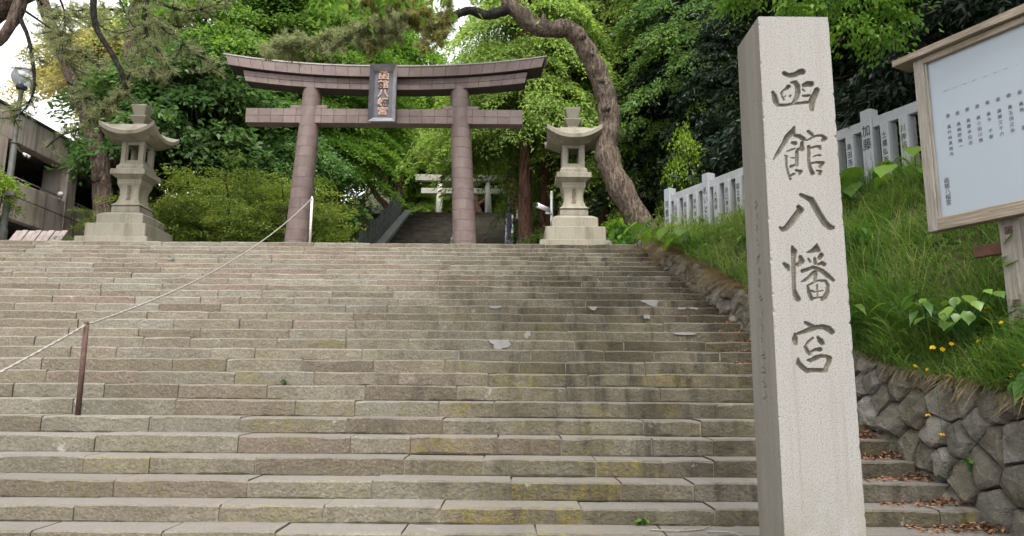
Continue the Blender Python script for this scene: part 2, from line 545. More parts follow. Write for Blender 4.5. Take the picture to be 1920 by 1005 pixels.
MAT['globe'] = mat_globe()

def mat_bark(name, a, b, c3, sc=1.0, ridge=1.0):
    t = NT(name)
    o = t.obj()
    wv = t.mapv(o, (13 * sc, 13 * sc, 3.2 * sc))
    n0 = t.noise(o, 3.0 * sc, 4, 0.6)
    n1 = t.noise(wv, 1.0, 7, 0.72)
    v = t.voro(t.mapv(o, (16 * sc, 16 * sc, 6 * sc)), 1.0, 'DISTANCE_TO_EDGE')
    crack = t.math('MULTIPLY', t.ramp(n1, [(0.36, 0.0), (0.50, 1.0)]), t.ramp(v, [(0.0, 0.45), (0.10, 1.0)]))
    c = t.mix(t.ramp(n1, [(0.42, 0.0), (0.68, 1.0)]), a, b)
    c = t.mix(t.ramp(n0, [(0.45, 0), (0.75, 0.6)]), c, c3)
    c = t.mix(t.math('MULTIPLY', t.math('SUBTRACT', 1.0, crack), 0.62), c, tuple(x * 0.35 for x in a))
    t.col(c)
    t.bump(t.math('ADD', crack, t.math('MULTIPLY', n1, 1.2)), 0.9 * ridge, 0.04)
    t.rough(0.95, 0.15)
    return t.m
MAT['pinebark'] = mat_bark('pine_bark', (0.105, 0.075, 0.06), (0.185, 0.135, 0.108), (0.17, 0.145, 0.12))
MAT['curvebark'] = mat_bark('curved_pine_bark', (0.128, 0.096, 0.074), (0.225, 0.175, 0.138), (0.17, 0.148, 0.118), 1.3, 1.0)
MAT['twigbark'] = mat_bark('dark_branch_bark', (0.030, 0.026, 0.024), (0.06, 0.05, 0.045), (0.05, 0.05, 0.04), 2.0)
MAT['cedarbark'] = mat_bark('cedar_bark', (0.135, 0.065, 0.048), (0.21, 0.115, 0.088), (0.15, 0.11, 0.09), 0.9)
MAT['greybark'] = mat_bark('grey_bark', (0.055, 0.046, 0.038), (0.10, 0.085, 0.07), (0.08, 0.08, 0.06), 1.0)

def mat_leaf(name, lo, mid, hi, trans=0.35, var=0.25, gloss=0.45, spec=0.25):
    t = NT(name)
    a = t.attr('tint')
    r = t.rnd()
    c = t.ramp(a, [(0.0, lo), (0.55, mid), (1.0, hi)])
    k = t.n('ShaderNodeHueSaturation')
    t.l(c, k.inputs['Color'])
    mr = t.n('ShaderNodeMapRange')
    t.l(r, mr.inputs[0])
    mr.inputs[3].default_value = 1 - var
    mr.inputs[4].default_value = 1 + var
    t.l(mr.outputs[0], k.inputs['Value'])
    c = k.outputs[0]
    t.col(c)
    t.rough(gloss, spec)
    tr = t.n('ShaderNodeBsdfTranslucent')
    tc = t.mix(0.35, c, (0.22, 0.30, 0.02), 'ADD') if False else c
    h2 = t.n('ShaderNodeHueSaturation')
    h2.inputs['Value'].default_value = 1.6
    h2.inputs['Saturation'].default_value = 1.08
    t.l(tc, h2.inputs['Color'])
    t.l(h2.outputs[0], tr.inputs['Color'])
    m = t.n('ShaderNodeMixShader')
    m.inputs[0].default_value = trans
    t.l(t.p.outputs[0], m.inputs[1])
    t.l(tr.outputs[0], m.inputs[2])
    t.l(m.outputs[0], t.out.inputs['Surface'])
    return t.m
MAT['maple'] = mat_leaf('maple_leaf', (0.054, 0.122, 0.020), (0.118, 0.215, 0.034), (0.215, 0.315, 0.052), 0.46)
MAT['broad'] = mat_leaf('broad_leaf', (0.032, 0.072, 0.022), (0.062, 0.118, 0.032), (0.105, 0.175, 0.044), 0.42)
MAT['hinoki'] = mat_leaf('cypress_spray', (0.090, 0.150, 0.034), (0.190, 0.275, 0.058), (0.330, 0.395, 0.090), 0.45)
MAT['fir'] = mat_leaf('dark_conifer_spray', (0.009, 0.018, 0.009), (0.015, 0.029, 0.014), (0.026, 0.046, 0.019), 0.15)
MAT['yew'] = mat_leaf('yew_leaf', (0.070, 0.120, 0.024), (0.150, 0.205, 0.038), (0.290, 0.310, 0.058), 0.42)
MAT['needle'] = mat_leaf('pine_needle', (0.115, 0.140, 0.066), (0.200, 0.222, 0.100), (0.300, 0.300, 0.150), 0.42)
MAT['needle2'] = mat_leaf('brown_pine_needle', (0.105, 0.085, 0.032), (0.165, 0.165, 0.052), (0.220, 0.230, 0.095), 0.42)
MAT['yellow'] = mat_leaf('yellow_leaf', (0.17, 0.17, 0.055), (0.26, 0.24, 0.085), (0.35, 0.315, 0.125), 0.4)
MAT['farleaf'] = mat_leaf('far_leaf_sunlit', (0.10, 0.17, 0.04), (0.19, 0.28, 0.06), (0.30, 0.38, 0.09), 0.45)  # paler leaf for the back rows, sunlight painted into the colour
MAT['hemlock'] = mat_leaf('mid_green_spray', (0.042, 0.084, 0.022), (0.085, 0.145, 0.034), (0.150, 0.215, 0.050), 0.42)
MAT['lime'] = mat_leaf('lime_leaf', (0.085, 0.16, 0.014), (0.140, 0.235, 0.020), (0.22, 0.31, 0.03), 0.45)
MAT['grass'] = mat_leaf('grass_blade', (0.048, 0.105, 0.022), (0.095, 0.165, 0.032), (0.230, 0.250, 0.085), 0.42)
MAT['drygrass'] = mat_leaf('dry_grass_blade', (0.12, 0.085, 0.04), (0.21, 0.155, 0.08), (0.33, 0.25, 0.14), 0.25)
MAT['bigleaf'] = mat_leaf('big_green_leaf', (0.032, 0.085, 0.018), (0.06, 0.130, 0.024), (0.13, 0.205, 0.026), 0.38, gloss=0.4, spec=0.35)
MAT['litter'] = mat_leaf('leaf_litter', (0.10, 0.045, 0.025), (0.19, 0.085, 0.05), (0.30, 0.17, 0.09), 0.05)
MAT['petal'] = mat_leaf('yellow_petal', (0.75, 0.45, 0.01), (0.80, 0.52, 0.012), (0.85, 0.62, 0.02), 0.2, 0.05)

# ---------------------------------------------------------------- shared layout numbers (metres; x right, y away, z up)
Z_STEP = [0.165, 0.325, 0.482, 0.611, 0.762, 0.916, 1.079, 1.234, 1.4, 1.559, 1.712, 1.869, 2.022, 2.175, 2.325, 2.481, 2.636, 2.795, 2.948,
          3.105, 3.254, 3.41, 3.561, 3.714, 3.87, 4.026, 4.184, 4.335, 4.491, 4.656]
Y0S = 5.519 - 2 * 0.364
TREAD = 0.364
NS = len(Z_STEP)
TERR = 4.656
YTOP = Y0S + TREAD * (NS - 1)

def wallx(y):
    return 3.739 - 0.099 * (y - 5.88)

def stairz(y):
    k = (y - Y0S) / TREAD
    return float(np.interp(k, np.arange(-1, NS), [0.0] + Z_STEP)) if k > -1 else 0.0

WT_Y = [2.0, 4.5, 5.88, 7.1, 8.6, 10.5, 13.5, 15.3, 17]
WT_Z = [1.30, 1.48, 1.57, 1.76, 2.28, 3.02, 4.18, 4.72, 4.72]
def walltop(y):
    return float(np.interp(y, WT_Y, WT_Z))

def fencex(y):
    return 3.387 + (15 - y) * 0.4745

def proj(x, y, z):
    z = z - 1.513
    c, s = math.cos(PITCH), math.sin(PITCH)
    fw = y * c + z * s
    if fw < 0.2:
        return (-9999, -9999)
    return (960 + 1350 * x / fw, 502.5 - 1350 * (z * c - y * s) / fw)

# ---------------------------------------------------------------- ground
def ground_z(x, y):
    if y < 15.3:
        base = -0.02 if y < 4.6 else max(-0.02, stairz(y) - 0.75)
    elif y < 24:
        base = 4.60
    else:
        base = 4.60
    # the hill behind
    h = 0.0
    d = y - 25.0
    side = 0.0
    if x > 3.0:
        side = min(1.0, (x - 3.0) / 4.0)
    if x < -6.5:
        side = max(side, min(1.0, (-6.5 - x) / 4.0))
    if d > 0:
        h = min(6.4, 0.45 * d) + max(0, d - 23) * 0.42
        if -6.5 < x < 0.8 and d < 16:
            h = max(0.0, h - 0.8)
    z = base + h
    if x > wallx(min(max(y, 2), 15.3)) + 0.62 and y < 16:
        w = wallx(y)
        f = fencex(max(y, 2.0))
        s = min(1.0, max(0.0, (x - w) / max(0.4, f - w)))
        wt = walltop(y)
        z = wt + (4.55 - wt) * (1 - (1 - s) ** 1.25) - 0.55
        if x > f:
            z += (x - f) * 0.12
    elif x > 4 and y >= 16:
        z += (x - 4) * 0.12
    if x < -17 and y > 8:
        z = min(z, 4.4)
    return z

gx = np.unique(np.concatenate([np.linspace(-220, -40, 10), np.linspace(-40, -14, 14), np.linspace(-14, 12, 53), np.linspace(12, 40, 15), np.linspace(40, 220, 10)]))
gy = np.unique(np.concatenate([np.linspace(-120, -6, 9), np.linspace(-6, 4, 6), np.linspace(4, 26, 56), np.linspace(26, 60, 30), np.linspace(60, 260, 9)]))
gv = [(x, y, ground_z(x, y)) for y in gy for x in gx]
nx = len(gx)
gf = [(j * nx + i, j * nx + i + 1, (j + 1) * nx + i + 1, (j + 1) * nx + i) for j in range(len(gy) - 1) for i in range(nx - 1)]
m = MB()
m.add(gv, gf)
tag(m.build('ground', MAT['hill'], smooth=True), kind='structure')

m = MB()
m.add([(-14, -8, 0.0), (wallx(3.5) + 0.05, -8, 0.0), (wallx(3.5) + 0.05, Y0S + 0.1, 0.0), (-14, Y0S + 0.1, 0.0)], [(0, 1, 2, 3)])
tag(m.build('foot_pavement', MAT['paving']), kind='structure')

# terrace: paving behind the top step
m = MB()
m.add([(-16.2, YTOP + 0.3, TERR - 0.006), (4.2, YTOP + 0.3, TERR - 0.006), (4.2, 25, TERR - 0.006), (-16.2, 25, TERR - 0.006)], [(0, 1, 2, 3)])
tag(m.build('terrace', MAT['gravel']), kind='structure')

# ---------------------------------------------------------------- main staircase, block by block
stairs = empty('stone_staircase', (0, Y0S, 0))
tag(stairs, kind='structure')
rng = random.Random(5)

def block_geo(mb, x0, x1, y0, y1, z0, z1):
    """one hewn block: worn nosing, slightly uneven edges (about 40 triangles)"""
    n = max(3, min(6, int((x1 - x0) / 0.17)))
    g = 0.004 + rng.random() * 0.006
    x0 += g
    x1 -= g
    vs_, fs = [], []
    tilt = rng.uniform(-0.009, 0.009)
    dyb = rng.uniform(-0.010, 0.008)
    for i in range(n + 1):
        t = i / n
        x = x0 + (x1 - x0) * t
        e = 0.010 if i in (0, n) else 0.0
        chip = rng.random() ** 6 * 0.016
        b = 0.010 + rng.random() * 0.006 + chip
        dz = tilt * (t - 0.5) + rng.uniform(-0.0025, 0.0025)
        dy = dyb + rng.uniform(-0.005, 0.005)
        vs_ += [(x, y0 + dy + 0.004 + e, z0), (x, y0 + dy + e * 0.5, z0 + 0.012), (x, y0 + dy + e * 0.5, z1 - b + dz - e * 0.4), (x, y0 + dy + b * 0.9 + e, z1 + dz - e * 0.4), (x, y1, z1 + dz * 0.3)]
    k = 5
    for i in range(n):
        for j in range(4):
            a = i * k + j
            fs.append((a, a + k, a + k + 1, a + 1))
    fs.append((0, 1, 2, 3, 4))
    e = n * k
    fs.append((e + 4, e + 3, e + 2, e + 1, e))
    mb.add(vs_, fs)

blocks = []
for i in range(NS):
    y0 = Y0S + TREAD * i
    y1 = y0 + TREAD + 0.05
    z1 = Z_STEP[i]
    z0 = (Z_STEP[i - 1] if i else 0.0) - 0.012
    xe = wallx(y0) + 0.02
    x = -12.8 + rng.random() * 0.9
    while x < xe - 0.02:
        L = rng.choice([0.62, 0.78, 0.9, 0.95, 1.0, 1.05, 1.15, 1.3]) * rng.uniform(0.9, 1.1)
        xn = x + L
        if xe - xn < 0.35:
            xn = xe
        dz = rng.uniform(-0.009, 0.004)
        a = proj(x, y0, z1)
        b = proj(xn, y0, z0)
        w = max(0, min(1920, b[0]) - max(0, a[0]))
        h = max(0, min(1005, b[1]) - max(0, a[1]))
        blocks.append((w * h, x, xn, y0, y1, z0, z1 + dz))
        x = xn
blocks.sort(reverse=True)
rest = MB()
for k, (a, x0, x1, y0, y1, z0, z1) in enumerate(blocks):
    if k < 298 and a > 30:
        mb = MB()
        block_geo(mb, x0, x1, y0, y1, z0, z1)
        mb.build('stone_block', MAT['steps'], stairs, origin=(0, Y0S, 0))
    else:
        block_geo(rest, x0, x1, y0, y1, z0, z1)
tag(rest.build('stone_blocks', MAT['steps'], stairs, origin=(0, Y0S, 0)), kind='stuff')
# mortar bed below and behind the blocks
m = MB()
for i in range(NS):
    y0 = Y0S + TREAD * i
    zt = Z_STEP[i] - 0.022
    m.box(-12.9, wallx(y0) + 0.015, y0 + 0.022, y0 + TREAD + 0.02, (Z_STEP[i - 1] if i else 0) - 0.1, zt)
m.build('mortar_bed', simple('step_mortar', (0.17, 0.145, 0.115), 0.95, 0.1, 0.4, 5), stairs, origin=(0, Y0S, 0))

# dirt and dark moss packed into the inner corners of the steps
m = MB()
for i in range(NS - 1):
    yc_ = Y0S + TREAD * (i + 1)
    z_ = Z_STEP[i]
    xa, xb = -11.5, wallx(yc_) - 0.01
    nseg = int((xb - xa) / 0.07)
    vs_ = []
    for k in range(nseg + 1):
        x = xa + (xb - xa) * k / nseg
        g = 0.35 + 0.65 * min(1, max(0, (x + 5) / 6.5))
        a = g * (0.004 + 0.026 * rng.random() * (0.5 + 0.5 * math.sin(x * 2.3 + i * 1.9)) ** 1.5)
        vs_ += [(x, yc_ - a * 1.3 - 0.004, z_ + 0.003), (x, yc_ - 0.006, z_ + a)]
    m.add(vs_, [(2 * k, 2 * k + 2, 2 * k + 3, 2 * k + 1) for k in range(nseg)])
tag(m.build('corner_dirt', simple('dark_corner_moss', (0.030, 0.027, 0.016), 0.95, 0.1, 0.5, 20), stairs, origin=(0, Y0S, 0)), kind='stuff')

# cement repairs on the risers: thin trowelled patches, parts of the stairs
def patch(x, i, w, h, top=True, seed=0):
    """trowelled filler: a ragged blob 5 mm proud of the riser, cut off at the nosing"""
    r = random.Random(seed)
    y = Y0S + TREAD * i - 0.013
    zt = Z_STEP[i] - 0.004
    n = 26
    ph = [r.uniform(0, 6.28) for _ in range(4)]
    rim_, inner = [], []
    for k in range(n):
        a_ = 2 * math.pi * k / n
        q_ = 1 + 0.22 * math.sin(2 * a_ + ph[0]) + 0.16 * math.sin(3 * a_ + ph[1]) + 0.12 * math.sin(5 * a_ + ph[2]) + r.uniform(-0.08, 0.08)
        px_ = x + w * 0.5 * q_ * math.cos(a_)
        pz_ = min(zt + r.uniform(-0.004, 0.001), zt - h * 0.30 + h * 0.62 * q_ * math.sin(a_))
        rim_.append((px_, y + 0.016, pz_))
        inner.append((x + (px_ - x) * 0.88, y + r.uniform(-0.002, 0.002), zt - h * 0.3 + (pz_ - zt + h * 0.3) * 0.88))
    fs = [(k, (k + 1) % n, n + (k + 1) % n, n + k) for k in range(n)] + [tuple(range(n, 2 * n))]
    MB().add(rim_ + inner, fs).build('cement_patch', MAT['cement'], stairs, origin=(0, Y0S, 0))
# (x, step index counted with the two lowest, width, height)
for k, (x, i, w, h) in enumerate(((2.20, 18, 0.30, 0.13), (-0.27, 17, 0.20, 0.06), (1.24, 17, 0.20, 0.06), (2.62, 17, 0.16, 0.05), (2.78, 17, 0.16, 0.05), (2.0, 16, 0.10, 0.09),
                                  (0.22, 14, 0.11, 0.13), (2.37, 14, 0.30, 0.06), (-0.16, 13, 0.36, 0.15), (-6.68, 25, 0.10, 0.05), (-4.55, 8, 0.10, 0.10))):
    patch(x, i, w * 0.85, h * 0.9, True, 40 + k)

# ---------------------------------------------------------------- retaining wall of fitted stones
wall = empty('retaining_wall', (wallx(6), 6, stairz(6)), 0, 'rough dark stone retaining wall with grass hanging over it, right of the steps', 'stone wall')
WO = (wallx(6), 6, stairz(6))
rng = random.Random(11)

def clip(poly, nx_, ny_, d):
    """keep the side nx*x+ny*y <= d"""
    out = []
    for i in range(len(poly)):
        p, q = poly[i], poly[(i + 1) % len(poly)]
        a = nx_ * p[0] + ny_ * p[1] - d
        b = nx_ * q[0] + ny_ * q[1] - d
        if a <= 0:
            out.append(p)
        if (a < 0 < b) or (b < 0 < a):
            t = a / (a - b)
            out.append((p[0] + (q[0] - p[0]) * t, p[1] + (q[1] - p[1]) * t))
    return out

sites = []
tries = 0
while tries < 9000:
    tries += 1
    y = rng.uniform(3.2, 15.4)
    lo, hi = max(-0.1, stairz(y) - 0.35), walltop(y)
    z = rng.uniform(lo, hi)
    dmin = 0.235 + 0.05 * math.sin(y * 3 + z * 5)
    if y > 8.5:
        dmin *= 0.82
    if all((y - a) ** 2 + (z - b) ** 2 * 1.1 > dmin ** 2 for a, b in sites):
        sites.append((y, z))
def wall_point(y, z, out):
    return (wallx(y) - out + 0.10 * max(0, z - stairz(y)), y, z)
for (y, z) in sites:
    poly = [(y - 0.6, z - 0.6), (y + 0.6, z - 0.6), (y + 0.6, z + 0.6), (y - 0.6, z + 0.6)]
    for (a, b) in sites:
        if (a, b) != (y, z) and abs(a - y) < 1.0 and abs(b - z) < 1.0:
            nx_, ny_ = a - y, b - z
            poly = clip(poly, nx_, ny_, (a * a + b * b - y * y - z * z) / 2)
    sl = (walltop(y + 0.1) - walltop(y - 0.1)) / 0.2
    poly = clip(poly, -sl, 1.0, walltop(y) - sl * y + rng.uniform(-0.03, 0.05))
    if len(poly) < 3:
        continue
    # drop slivers
    pts = [poly[0]]
    for p in poly[1:]:
        if math.hypot(p[0] - pts[-1][0], p[1] - pts[-1][1]) > 0.035:
            pts.append(p)
    if len(pts) < 3:
        continue
    fine = []
    for i_, p in enumerate(pts):
        q_ = pts[(i_ + 1) % len(pts)]
        fine.append(p)
        if math.hypot(p[0] - q_[0], p[1] - q_[1]) > 0.20:
            fine.append(((p[0] + q_[0]) / 2 + rng.uniform(-0.014, 0.014), (p[1] + q_[1]) / 2 + rng.uniform(-0.014, 0.014)))
    pts = fine
    cy_ = sum(p[0] for p in pts) / len(pts)
    cz_ = sum(p[1] for p in pts) / len(pts)
    n = len(pts)
    mb = MB()
    bulge = rng.uniform(0.035, 0.095)
    tx, tz = rng.uniform(-0.20, 0.20), rng.uniform(-0.20, 0.20)
    rings = []
    for sc_, out in ((0.93, -0.16), (0.955, -0.008), (0.88, 0.034), (0.58, bulge)):
        for p in pts:
            q = (cy_ + (p[0] - cy_) * sc_ + rng.uniform(-0.006, 0.006), cz_ + (p[1] - cz_) * sc_ + rng.uniform(-0.006, 0.006))
            o = out + ((q[0] - cy_) * tx + (q[1] - cz_) * tz if out > 0 else 0) + (rng.uniform(-0.012, 0.012) if out > 0 else 0)
            rings.append(wall_point(q[0], q[1], o))
    fs = []
    for k in range(3):
        for i in range(n):
            fs.append((k * n + i, (k + 1) * n + i, (k + 1) * n + (i + 1) % n, k * n + (i + 1) % n))
    rings.append(wall_point(cy_, cz_, bulge + rng.uniform(-0.01, 0.02)))
    for i in range(n):
        fs.append((3 * n + i, 4 * n, 3 * n + (i + 1) % n))
    mb.add(rings, fs)
    mb.build('stone', MAT['wallstone'], wall, origin=WO)
m = MB()
ysamp = np.linspace(2.6, 15.6, 40)
vs_ = []
for y in ysamp:
    vs_ += [(wallx(y) + 0.055, y, stairz(y) - 0.5), (wallx(y) + 0.055 + 0.10 * max(0, walltop(y) - stairz(y)), y, walltop(y) - 0.035)]
m.add(vs_, [(2 * i, 2 * i + 1, 2 * i + 3, 2 * i + 2) for i in range(len(ysamp) - 1)])
m.build('packing_soil', MAT['tansoil'], wall, origin=WO)

# ---------------------------------------------------------------- grassy bank above the wall
def bank_z(x, y):
    w = wallx(y) + 0.07
    f = fencex(y)
    s = (x - w) / max(0.5, f - w)
    wt = walltop(y) - 0.02
    if s <= 1:
        s = max(0, s)
        z = wt + (4.60 - wt) * (1 - (1 - s) ** 1.25)
    else:
        z = 4.60 + (x - f) * 0.10
    return z + 0.05 * math.sin(x * 3.1 + y * 1.7) * math.sin(y * 2.3 - x) * min(1, max(0, s * 4))
by = np.linspace(2.0, 16.5, 60)
bs = np.linspace(0, 1, 34) ** 1.3
vs_ = []
for y in by:
    for s in bs:
        x = wallx(y) + 0.07 + s * 9.0
        vs_.append((x, y, bank_z(x, y) - (0.03 if s == 0 else 0)))
n = len(bs)
m = MB()
m.add(vs_, [(j * n + i, j * n + i + 1, (j + 1) * n + i + 1, (j + 1) * n + i) for j in range(len(by) - 1) for i in range(n - 1)])
tag(m.build('bank', MAT['drysoil'], smooth=True), kind='structure')

# ---------------------------------------------------------------- lettering helper
def text_mesh(body, size, depth=0.002, weight=0.0, vertical=True, spacing=1.0, res=2):
    cu = bpy.data.curves.new('lettering', 'FONT')
    cu.body = '\n'.join(body) if vertical else body
    cu.size = size
    cu.align_x = 'CENTER'
    cu.align_y = 'TOP'
    cu.space_line = spacing
    cu.extrude = depth
    cu.offset = weight
    cu.resolution_u = res
    ob = bpy.data.objects.new('lettering', cu)
    COL.objects.link(ob)
    dg = bpy.context.evaluated_depsgraph_get()
    me = bpy.data.meshes.new_from_object(ob.evaluated_get(dg))
    bpy.data.objects.remove(ob)
    bpy.data.curves.remove(cu)
    me.materials.clear()
    return me

def lettering(body, size, mat, parent, loc, M=None, depth=0.002, weight=0.0, spacing=1.0, name='lettering', stretch=(1, 1), res=2):
    """text facing -Y in the parent's frame, top centre at loc"""
    me = text_mesh(body, size, depth, weight, True, spacing, res)
    T = Matrix.Translation(loc) @ (M if M is not None else Matrix.Identity(4)) @ Matrix.Rotation(math.pi / 2, 4, 'X') @ Matrix.Diagonal((stretch[0], stretch[1], 1, 1))
    me.transform(T)
    return link_mesh(name, me, mat, parent)

# ---------------------------------------------------------------- carved name pillar
PX, PY = 1.80, 4.30
pillar = empty('name_pillar', (PX, PY, 0), 0, 'tall square granite pillar with five large carved characters in front of the steps', 'stone pillar')
STROKES = [[(-80,3512,15),(-49,3498,15),(-12,3503,17),(20,3522,19),(39,3524,20)],[(-38,3450,8),(-11,3450,15),(1,3425,18),(0,3386,18),(-11,3347,15),(-32,3318,10)],[(41,3432,14),(66,3442,19),(89,3442,19)],[(-57,3423,15),(-74,3407,10),(-95,3396,6),(-106,3380,9),(-104,3360,7),(-92,3332,6)],[(-50,3361,8),(-52,3350,5)],[(-80,3359,5),(-91,3353,4)],[(-161,3385,10),(-151,3360,17),(-146,3324,20),(-134,3300,13)],[(-134,3300,11),(-84,3298,9),(-36,3308,9),(17,3313,9),(58,3319,11)],[(123,3401,18),(108,3369,20),(89,3333,22),(83,3298,18),(82,3273,15)],[(30,3361,7),(47,3360,9),(71,3365,9)],[(33,3404,7),(44,3392,5)],[(-37,3153,8),(-51,3118,21),(-83,3090,19),(-116,3034,14),(-150,2982,13),(-177,2942,6)],[(-37,3098,11),(-6,3093,15),(19,3075,15)],[(-55,3050,10),(-36,3047,13)],[(-92,2993,5),(-57,3007,6),(-42,3011,6)],[(6,3051,11),(4,3011,16),(-23,3007,9)],[(-30,2991,11),(-32,2943,11),(-35,2904,10)],[(-105,2965,7),(-90,2961,5)],[(-98,2951,8),(-101,2903,8),(-91,2845,8)],[(-72,2951,4),(-45,2953,5)],[(-73,2896,10),(-48,2904,8)],[(-42,2872,8),(-12,2865,11),(-21,2849,9)],[(-86,2833,9),(-55,2849,8)],[(-81,2817,9)],[(51,3125,11),(71,3107,11),(81,3091,8)],[(34,3065,5),(58,3077,7),(101,3098,8),(139,3098,9),(153,3080,15),(137,3068,11)],[(47,3025,11),(45,2984,11),(41,2944,10),(46,2889,12),(59,2854,15)],[(54,3015,7),(89,3026,8),(115,3028,10),(118,3012,9)],[(71,2960,5),(97,2970,6),(116,2970,7)],[(48,2915,7),(90,2925,8),(128,2921,13),(111,2897,11)],[(86,2872,6),(113,2866,9),(104,2850,11)],[(-39,2636,16),(-29,2619,22),(-62,2578,21),(-94,2538,21),(-122,2505,19),(-142,2495,16),(-162,2508,8)],[(-21,2715,12),(10,2700,15),(42,2683,20),(65,2633,21),(88,2586,21),(117,2536,21),(148,2510,18),(164,2510,13)],[(-94,2389,8),(-85,2360,20),(-91,2307,14),(-93,2258,13),(-96,2185,13),(-97,2124,13),(-89,2088,18),(-78,2068,19)],[(-148,2282,11),(-131,2266,16),(-124,2245,10)],[(-47,2324,13),(-39,2299,17),(-60,2279,16),(-74,2278,10)],[(57,2403,7),(53,2378,21),(32,2363,16),(-5,2353,5)],[(64,2366,15)],[(81,2337,15),(69,2318,14)],[(-1,2314,7),(11,2295,8)],[(39,2316,9),(41,2287,12)],[(59,2279,8),(83,2288,13),(95,2280,13)],[(-40,2238,13),(-8,2248,12),(25,2261,11),(49,2255,12),(80,2239,14),(111,2211,15),(145,2182,10)],[(-48,2173,6),(-28,2181,11),(-2,2202,10),(23,2226,12),(40,2234,12)],[(39,2218,12),(32,2177,10)],[(-14,2149,7),(19,2165,7),(56,2180,7),(96,2178,9),(107,2154,11),(104,2113,13),(86,2081,15),(69,2065,12)],[(-14,2145,8),(-8,2104,13),(5,2068,13)],[(43,2153,6),(40,2113,6),(40,2077,6)],[(8,2117,9),(32,2109,5),(73,2119,5)],[(14,2072,8),(50,2077,6),(70,2077,8)],[(-41,1926,10),(-20,1914,13),(2,1903,13)],[(-89,1859,10),(-52,1870,14),(-11,1885,18),(27,1898,15),(63,1900,16),(95,1889,20),(113,1871,18)],[(-105,1855,11),(-109,1826,18),(-107,1800,13)],[(-50,1779,11),(-37,1750,13),(-27,1736,11),(-19,1750,9),(11,1765,11),(36,1765,15)],[(-3,1832,8),(-30,1812,9),(-49,1786,8)],[(27,1838,9),(43,1816,18),(52,1802,15)],[(-42,1703,7),(-22,1700,14),(8,1715,16),(38,1726,13),(67,1726,11),(89,1715,15),(82,1690,15),(66,1661,14),(61,1640,13)],[(-97,1710,7),(-96,1682,16),(-72,1657,16),(-47,1639,16),(-15,1643,14),(21,1643,14),(54,1640,14)]]
def side_strokes():
    r = random.Random(3)
    out = []
    z = 2720
    while z > 1480:
        s = r.uniform(46, 62)
        cx = r.uniform(-6, 6)
        for k in range(r.randint(4, 7)):
            a = r.choice([0.15, 0.15, 1.5, 1.5, 0.9, -0.7]) + r.uniform(-0.15, 0.15)
            L = r.uniform(16, 46)
            x0, z0 = cx + r.uniform(-24, 24), z - s / 2 + r.uniform(-22, 22)
            out.append([(x0 - math.cos(a) * L / 2, z0 - math.sin(a) * L / 2, r.uniform(4.5, 7)), (x0 + math.cos(a) * L / 2, z0 + math.sin(a) * L / 2, r.uniform(3, 6))])
        z -= s + r.uniform(22, 40)
    return out

def carve_field(us, zs, strokes, dmax):
    """depth (mm) on the grid us x zs (mm)"""
    G = np.zeros((len(zs), len(us)))
    U_, Z_ = np.meshgrid(us, zs)
    for st in strokes:
        best = np.full(G.shape, -1e9)
        rr = np.full(G.shape, 1.0)
        segs = list(zip(st[:-1], st[1:])) if len(st) > 1 else [(st[0], st[0])]
        for (x0, z0, r0), (x1, z1, r1) in segs:
            dx, dz = x1 - x0, z1 - z0
            q = dx * dx + dz * dz
            t = np.clip(((U_ - x0) * dx + (Z_ - z0) * dz) / q, 0, 1) if q > 0 else np.zeros_like(U_)
            d = np.hypot(U_ - x0 - t * dx, Z_ - z0 - t * dz)
            r = r0 + (r1 - r0) * t
            v = r - d
            up = v > best
            best = np.where(up, v, best)
            rr = np.where(up, r, rr)
        dep = np.minimum(dmax, rr * 1.25) * np.clip(best / np.maximum(rr * 0.42, 2.0), 0, 1) ** 0.7
        G = np.maximum(G, np.where(best > 0, dep, 0))
    return G

